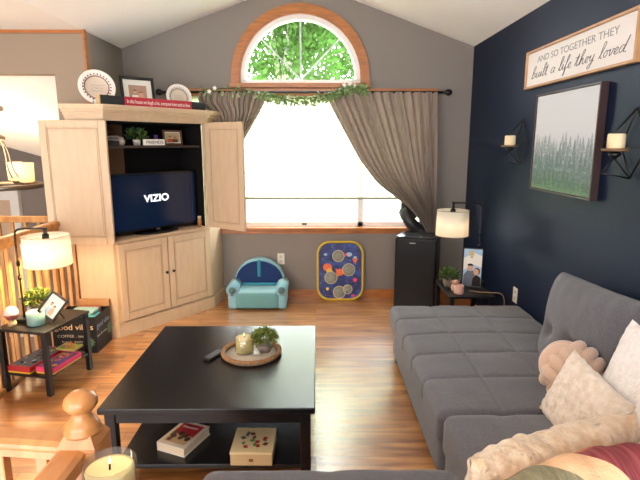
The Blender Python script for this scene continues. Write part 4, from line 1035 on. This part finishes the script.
cv = thing('forest_canvas', 'framed print of misty evergreen forest on the navy wall', 'picture', (XR-.002, 3.035, 1.578))
CW, CH = .77, .615
b = B()
for x0, x1, y0, y1 in ((-CW/2, -CW/2+.01, -CH/2, CH/2), (CW/2-.01, CW/2, -CH/2, CH/2), (-CW/2+.01, CW/2-.01, -CH/2, -CH/2+.01), (-CW/2+.01, CW/2-.01, CH/2-.01, CH/2)): box(b, ((x0+x1)/2, (y0+y1)/2, .022), (x1-x0, y1-y0, .044), None, .002)
b.transform(MR); obj('frame', b, mat('walnut_frame', (62, 42, 40), .4, var=.2, scale=20), cv)
mist = bpy.data.materials.new('misty_sky'); mist.use_nodes = True; nt = mist.node_tree; pb = nt.nodes['Principled BSDF']; pb.inputs['Roughness'].default_value = .7
tc = nt.nodes.new('ShaderNodeTexCoord'); sx = nt.nodes.new('ShaderNodeSeparateXYZ'); rp = nt.nodes.new('ShaderNodeValToRGB'); nt.links.new(tc.outputs['Generated'], sx.inputs[0]); nt.links.new(sx.outputs['Z'], rp.inputs[0]); nt.links.new(rp.outputs[0], pb.inputs['Base Color'])
rp.color_ramp.elements[0].color = lin((176, 184, 188)); rp.color_ramp.elements[0].position = .25; rp.color_ramp.elements[1].color = lin((206, 208, 214)); rp.color_ramp.elements[1].position = .6
b = B(); box(b, (0, 0, .032), (CW-.026, CH-.026, .006)); b.transform(MR); obj('print', b, mist, cv)
b = B(); random.seed(14)
layers = [((176, 182, 186), -.02, .12, 15), ((158, 168, 172), -.05, .13, 16), ((134, 150, 152), -.09, .13, 15), ((112, 134, 130), -.14, .12, 14), ((96, 124, 108), -.20, .10, 13), ((106, 140, 108), -.25, .08, 11)]
for li, (c, yb, hh, n_) in enumerate(layers):
    z = .0355+li*.0004
    lo_, hi_ = -CH/2+.015, CH/2-.015
    for k in range(n_):
        x = -CW/2+.04+(CW-.08)*(k+random.uniform(-.3, .3))/(n_-1); x = max(-CW/2+.035, min(CW/2-.035, x)); h2 = hh*random.uniform(.6, 1.25); wdt = .022+h2*.12; x = max(-CW/2+.05, min(CW/2-.05, x))
        y0 = yb+random.uniform(-.03, .02)
        if li in (4, 5): y0 -= .05*abs(x)/.38
        yt = y0+h2*.6; ny = 5; Lp, Rp = [], []
        for q in range(ny):
            t0 = q/ny; wq_ = wdt*(1-t0)
            Lp += [(x-wq_, yt-(1-t0)*h2*.85), (x-wq_*.5, yt-(1-t0)*h2*.85+.012)]; Rp += [(x+wq_, yt-(1-t0)*h2*.85), (x+wq_*.5, yt-(1-t0)*h2*.85+.012)]
        P = Lp+[(x, yt)]+Rp[::-1]; P = [(max(-CW/2+.014, min(CW/2-.014, a)), max(lo_, c_)) for a, c_ in P]
        Q = []
        for pp in P:
            if not Q or (abs(pp[0]-Q[-1][0])+abs(pp[1]-Q[-1][1])) > 1e-4: Q.append(pp)
        if len(Q) > 3: poly(b, Q, z+random.uniform(0, .0003), MR, li)
    top_ = yb-hh*.25
    rect(b, -CW/2+.014, CW/2-.014, lo_, max(lo_+.01, top_), z-.0001, MR, li)
obj('forest_picture', b, [mat('forest_%d' % i, c, .75, var=.3, scale=55) for i, (c, *_r) in enumerate(layers)], cv)

def sconce(label, y, zc):
    t = thing('candle_sconce', label, 'sconce', (XR-.004, y, zc), 0, 'diamond sconces on the navy wall')
    P = lambda a, c, d: MR @ Vector((a, c, d))
    Tt, Bt, L_, R_, Fp = P(0, .20, .012), P(0, -.125, .012), P(-.10, .03, .012), P(.10, .03, .012), P(0, .0, .13)
    b = B()
    for a, c in ((Tt, L_), (L_, Bt), (Bt, R_), (R_, Tt)): tube(b, [a, c], .005, 6)
    obj('diamond_frame', b, blackm, t)
    b = B()
    for a, c in ((Tt, P(-.02, .03, .145)), (Bt, P(0, -.03, .10)), (P(0, -.03, .10), P(0, -.10, .15)), (P(0, -.10, .15), Bt), (L_, Fp), (R_, Fp)): tube(b, [a, c], .004, 6)
    obj('bracket', b, blackm, t)
    b = B(); lathe(b, [(0, 0), (.056, 0), (.06, .005), (.06, .012), (0, .012)], P(0, .002, .095), 26); obj('wooden_plate', b, mat('sconce_wood', (128, 96, 66), .5), t)
    b = B(); lathe(b, [(0, 0), (.02, 0), (.03, -.012), (.012, -.03), (0, -.034)], P(0, .0, .095), 16); obj('cup', b, blackm, t)
    cc = thing('pillar_candle', label.replace('black diamond candle sconce', 'short cream pillar candle on the sconce'), 'candle', (XR-.004-.095, y, zc+.014), 0, 'candles on the wall sconces')
    b = B(); lathe(b, [(0, 0), (.036, 0), (.038, .004), (.038, .064), (.034, .069), (0, .066)], (0, 0, 0), 26); obj('wax', b, mat('pillar_wax', (236, 214, 172), .5), cc)
    b = B(); tube(b, [(0, 0, .066), (0, 0, .074)], .0015, 5); obj('wick', b, wick, cc)
sconce('black diamond candle sconce left of the forest picture', 3.68, 1.545)
sconce('black diamond candle sconce at the right edge, right of the forest picture', 2.375, 1.535)

# ================================================================ sofa
sf = thing('sectional_sofa', 'dark grey sectional sofa with tufted chaise along the navy wall', 'sofa', (.9, 2.0, 0))
def part(name, b, m=sofa_m, label=None): return at(obj(name, b, m, sf, False, label), sf)
def cushion(x0, x1, y0, y1, z0, z1, sx_, sy_, r=.045, crown=.02, dep=.016, n=44):
    cx_, cy_, cz_ = (x0+x1)/2, (y0+y1)/2, (z0+z1)/2; h = ((x1-x0)/2, (y1-y0)/2, (z1-z0)/2)
    def fn(p, q):
        up = max(0, p.z/h[2]); k = crown*(1-q.x**2)*(1-q.y**2)
        X, Y = p.x+cx_, p.y+cy_; s = 0; c_ = 0
        for a in sx_: s = max(s, math.exp(-((X-a)/.007)**2)*.8); c_ = max(c_, .8*math.exp(-((X-a)/.04)**2))
        for a in sy_: s = max(s, math.exp(-((Y-a)/.007)**2)); c_ = max(c_, .8*math.exp(-((Y-a)/.04)**2))
        # seams wrap over the front edge as well
        out = Vector((0, 0, 0))
        out.z = up*(k-dep*s-dep*.5*c_)
        if q.x < -.98 and p.z > -h[2]*.3:
            ss = max([math.exp(-((Y-a)/.012)**2) for a in sy_] or [0]); out.x += ss*.008
        out.z += up*.003*noise.noise(Vector((X*9, Y*9, 0)))
        return p+out
    b = B(); rbox(b, h, r, n, fn, T((cx_, cy_, cz_))); return b
XS = .545
b = B(); rbox(b, (.465, .745, .11), .02, 12, None, T((1.03, 2.74, .155))); part('chaise_base', b)
part('chaise_cushion', cushion(XS-.01, 1.495, 1.99, 3.50, .245, .415, (.83, 1.13), (2.33, 2.62, 2.91, 3.20), dep=.010, n=130))
part('seat_cushion', cushion(XS+.0, 1.36, 1.22, 1.985, .235, .43, (.80,), (), crown=.028, n=30))
b = B(); rbox(b, (.455, .51, .11), .02, 10, None, T((1.02, 1.48, .155))); part('seat_base', b)
part('seat_cushion', cushion(-.40, .50, 1.08, 1.60, .245, .445, (.04,), (), crown=.02, n=30))
b = B(); rbox(b, (.47, .28, .11), .02, 10, None, T((.06, 1.31, .155))); part('seat_base', b)
b = B(); rbox(b, (.92, .08, .36), .05, 14, None, T((.56, .99, .40))); part('back_frame', b)
b = B(); rbox(b, (.05, .82, .30), .04, 14, None, T((1.445, 1.85, .38))); part('back_frame', b)
for x, y in ((.60, 3.42), (1.42, 3.42), (.60, 2.05), (-.34, 1.5), (-.30, 1.0), (1.4, 1.0)):
    b = B(); box(b, (x, y, .025), (.05, .05, .05), None, .004); part('leg', b, black)
def tufted_back(y0, y1, label=None):
    L = y1-y0; M = basis((1.33, (y0+y1)/2, .655), (0, -1, .07), (.18, 0, .98))
    tuf = [(-L*.30, -.05), (-L*.02, -.05), (L*.26, -.05)]
    b = pillow_bm(L, .50, .25, 44, M=None, nz=.004, nsc=7, pinch=.035, dome=.36, seed=int(y0*10))
    for v in b.verts:
        if v.co.z > 0:
            for a, c in tuf:
                d2 = (v.co.x-a)**2+(v.co.y-c)**2; v.co.z -= .04*math.exp(-d2/.0016)+.014*math.exp(-(v.co.y-c)**2/.003)*math.exp(-(v.co.x-a)**2/.02)
            v.co.z += .004*math.sin(v.co.x*60+v.co.y*30)*max(0, (v.co.y-.08)*5)
    b.transform(M); part('back_cushion', b)
tufted_back(1.86, 2.66); tufted_back(1.04, 1.845)

# pillows and throw
fur = mat('fuzzy_cream', (246, 234, 220), .95, rgb2=(228, 212, 192), scale=34, bump=1.0, bscale=70, sheen=.5)
fur2 = mat('fuzzy_tan', (242, 222, 194), .95, rgb2=(216, 186, 148), scale=26, bump=1.0, bscale=60, sheen=.5)
furw = mat('fuzzy_white', (250, 246, 244), .95, rgb2=(238, 233, 230), scale=50, bump=.8, bscale=90, sheen=.5)
def pil(name, label, o_, X, Y, w_, h_, t_, m, nz_, nsc, seed, n=44, pinch=.06, pipe=None):
    t = thing(name, label, 'pillow', (o_[0], o_[1], .45), 0, 'throw pillows on the sofa')
    b = pillow_bm(w_, h_, t_, n, basis(o_, X, Y), nz_, nsc, pinch, seed=seed); at(obj('pillow_cover', b, m, t), t)
    return t
pil('throw_pillow', 'textured cream throw pillow in front of the knot pillow', (1.03, 1.765, .57), (.06, -1, -.12), (.34, -.06, .9), .39, .30, .12, fur, .009, 26, 3, 60)
pil('throw_pillow', 'fluffy white throw pillow leaning on the sofa back behind the cream one', (1.19, 1.66, .665), (.02, -1, 0), (.32, 0, .9), .46, .46, .13, furw, .005, 24, 5)
pil('throw_pillow', 'second fluffy white throw pillow nearer the camera at the right edge', (1.04, 1.27, .655), (.1, -1, 0), (.3, 0, .9), .42, .42, .14, furw, .005, 24, 7)
pil('throw_pillow', 'long tan and cream fur pillow standing on the near seat', (.655, 1.245, .615), (1, .40, .0), (.0, -.12, .95), .60, .38, .19, fur2, .013, 20, 9, 64, .04)
# knot pillow
kn = thing('knot_pillow', 'round beige knotted ball pillow against the grey back cushion', 'pillow', (1.125, 2.04, .445))
Mk = T((0, 0, .142)) @ Matrix.Rotation(.75, 4, 'Z') @ Matrix.Rotation(.55, 4, 'X') @ Matrix.Rotation(.35, 4, 'Y')
velvet = mat('velvet_beige', (208, 176, 152), .8, sheen=.6)
for ax in range(3):
    for dd in (-1, 0, 1):
        P = []
        for k in range(56):
            a = 2*PI*k/56; ca, sa = math.cos(a), math.sin(a); sq = lambda q: math.copysign(abs(q)**.86, q); sh_ = 1-.09*abs(dd)
            v3 = [0, 0, 0]; v3[ax] = dd*.056*(1-.12*ca*ca); v3[(ax+1) % 3] = .116*sq(ca)*sh_; v3[(ax+2) % 3] = .088*sq(sa)*sh_
            P.append(Mk @ Vector(v3))
        b = B(); tube(b, P, .0275, 12, closed=True); obj('knot_loop', b, velvet, kn)

# patchwork quilt throw over the near sofa back
qt = thing('quilt_throw', 'striped patchwork throw in burgundy, sage, peach and rust in the near corner', 'blanket', (.75, .95, .9))
b = B(); NU, NV = 170, 60; g = {}
for i in range(NU+1):
    for j in range(NV+1):
        v = j/NV; u = -.18+1.2*i/NU-.35*(v-.5); x = .40+.66*u
        topz = .822+.10*math.sin(max(-.6, min(1, u*2.2))*PI/2)+.025*u
        a = (v-.5)*2; y = .95+.17*math.sin(a*1.35)+.01*math.sin(u*9)*a; z = topz-.30*(1-math.cos(a*1.35))*1.0
        z += .004*math.sin(u*60)*(1-abs(a))
        g[i, j] = b.verts.new((x, y, z))
qm = [mat('quilt_burgundy', (118, 42, 46), .9, bump=.4, bscale=80), mat('quilt_sage', (156, 148, 116), .9, bump=.6, bscale=40, stretch=(8, 1, 1), rgb2=(126, 122, 96), scale=12), mat('quilt_peach', (232, 188, 146), .9, bump=.4, bscale=80), mat('quilt_rust', (182, 112, 60), .9, bump=.4, bscale=80), mat('quilt_plum', (120, 40, 48), .9, stretch=(20, 1, 1), rgb2=(150, 76, 78), scale=8)]
for i in range(NU):
    for j in range(NV):
        f = b.faces.new((g[i, j], g[i+1, j], g[i+1, j+1], g[i, j+1])); f.smooth = True
        v = (j+.5)/NV; s = -.18+1.2*(i+.5)/NU
        k = 0 if s < .04 or (v > .66 and s < .20) else 1 if s < .20 else 2 if s < .31 else (3 if v > .62 else 4)
        f.material_index = k
o = at(obj('quilt_fabric', b, qm, qt), qt); so = o.modifiers.new('thickness', 'SOLIDIFY'); so.thickness = .02; so.offset = -1
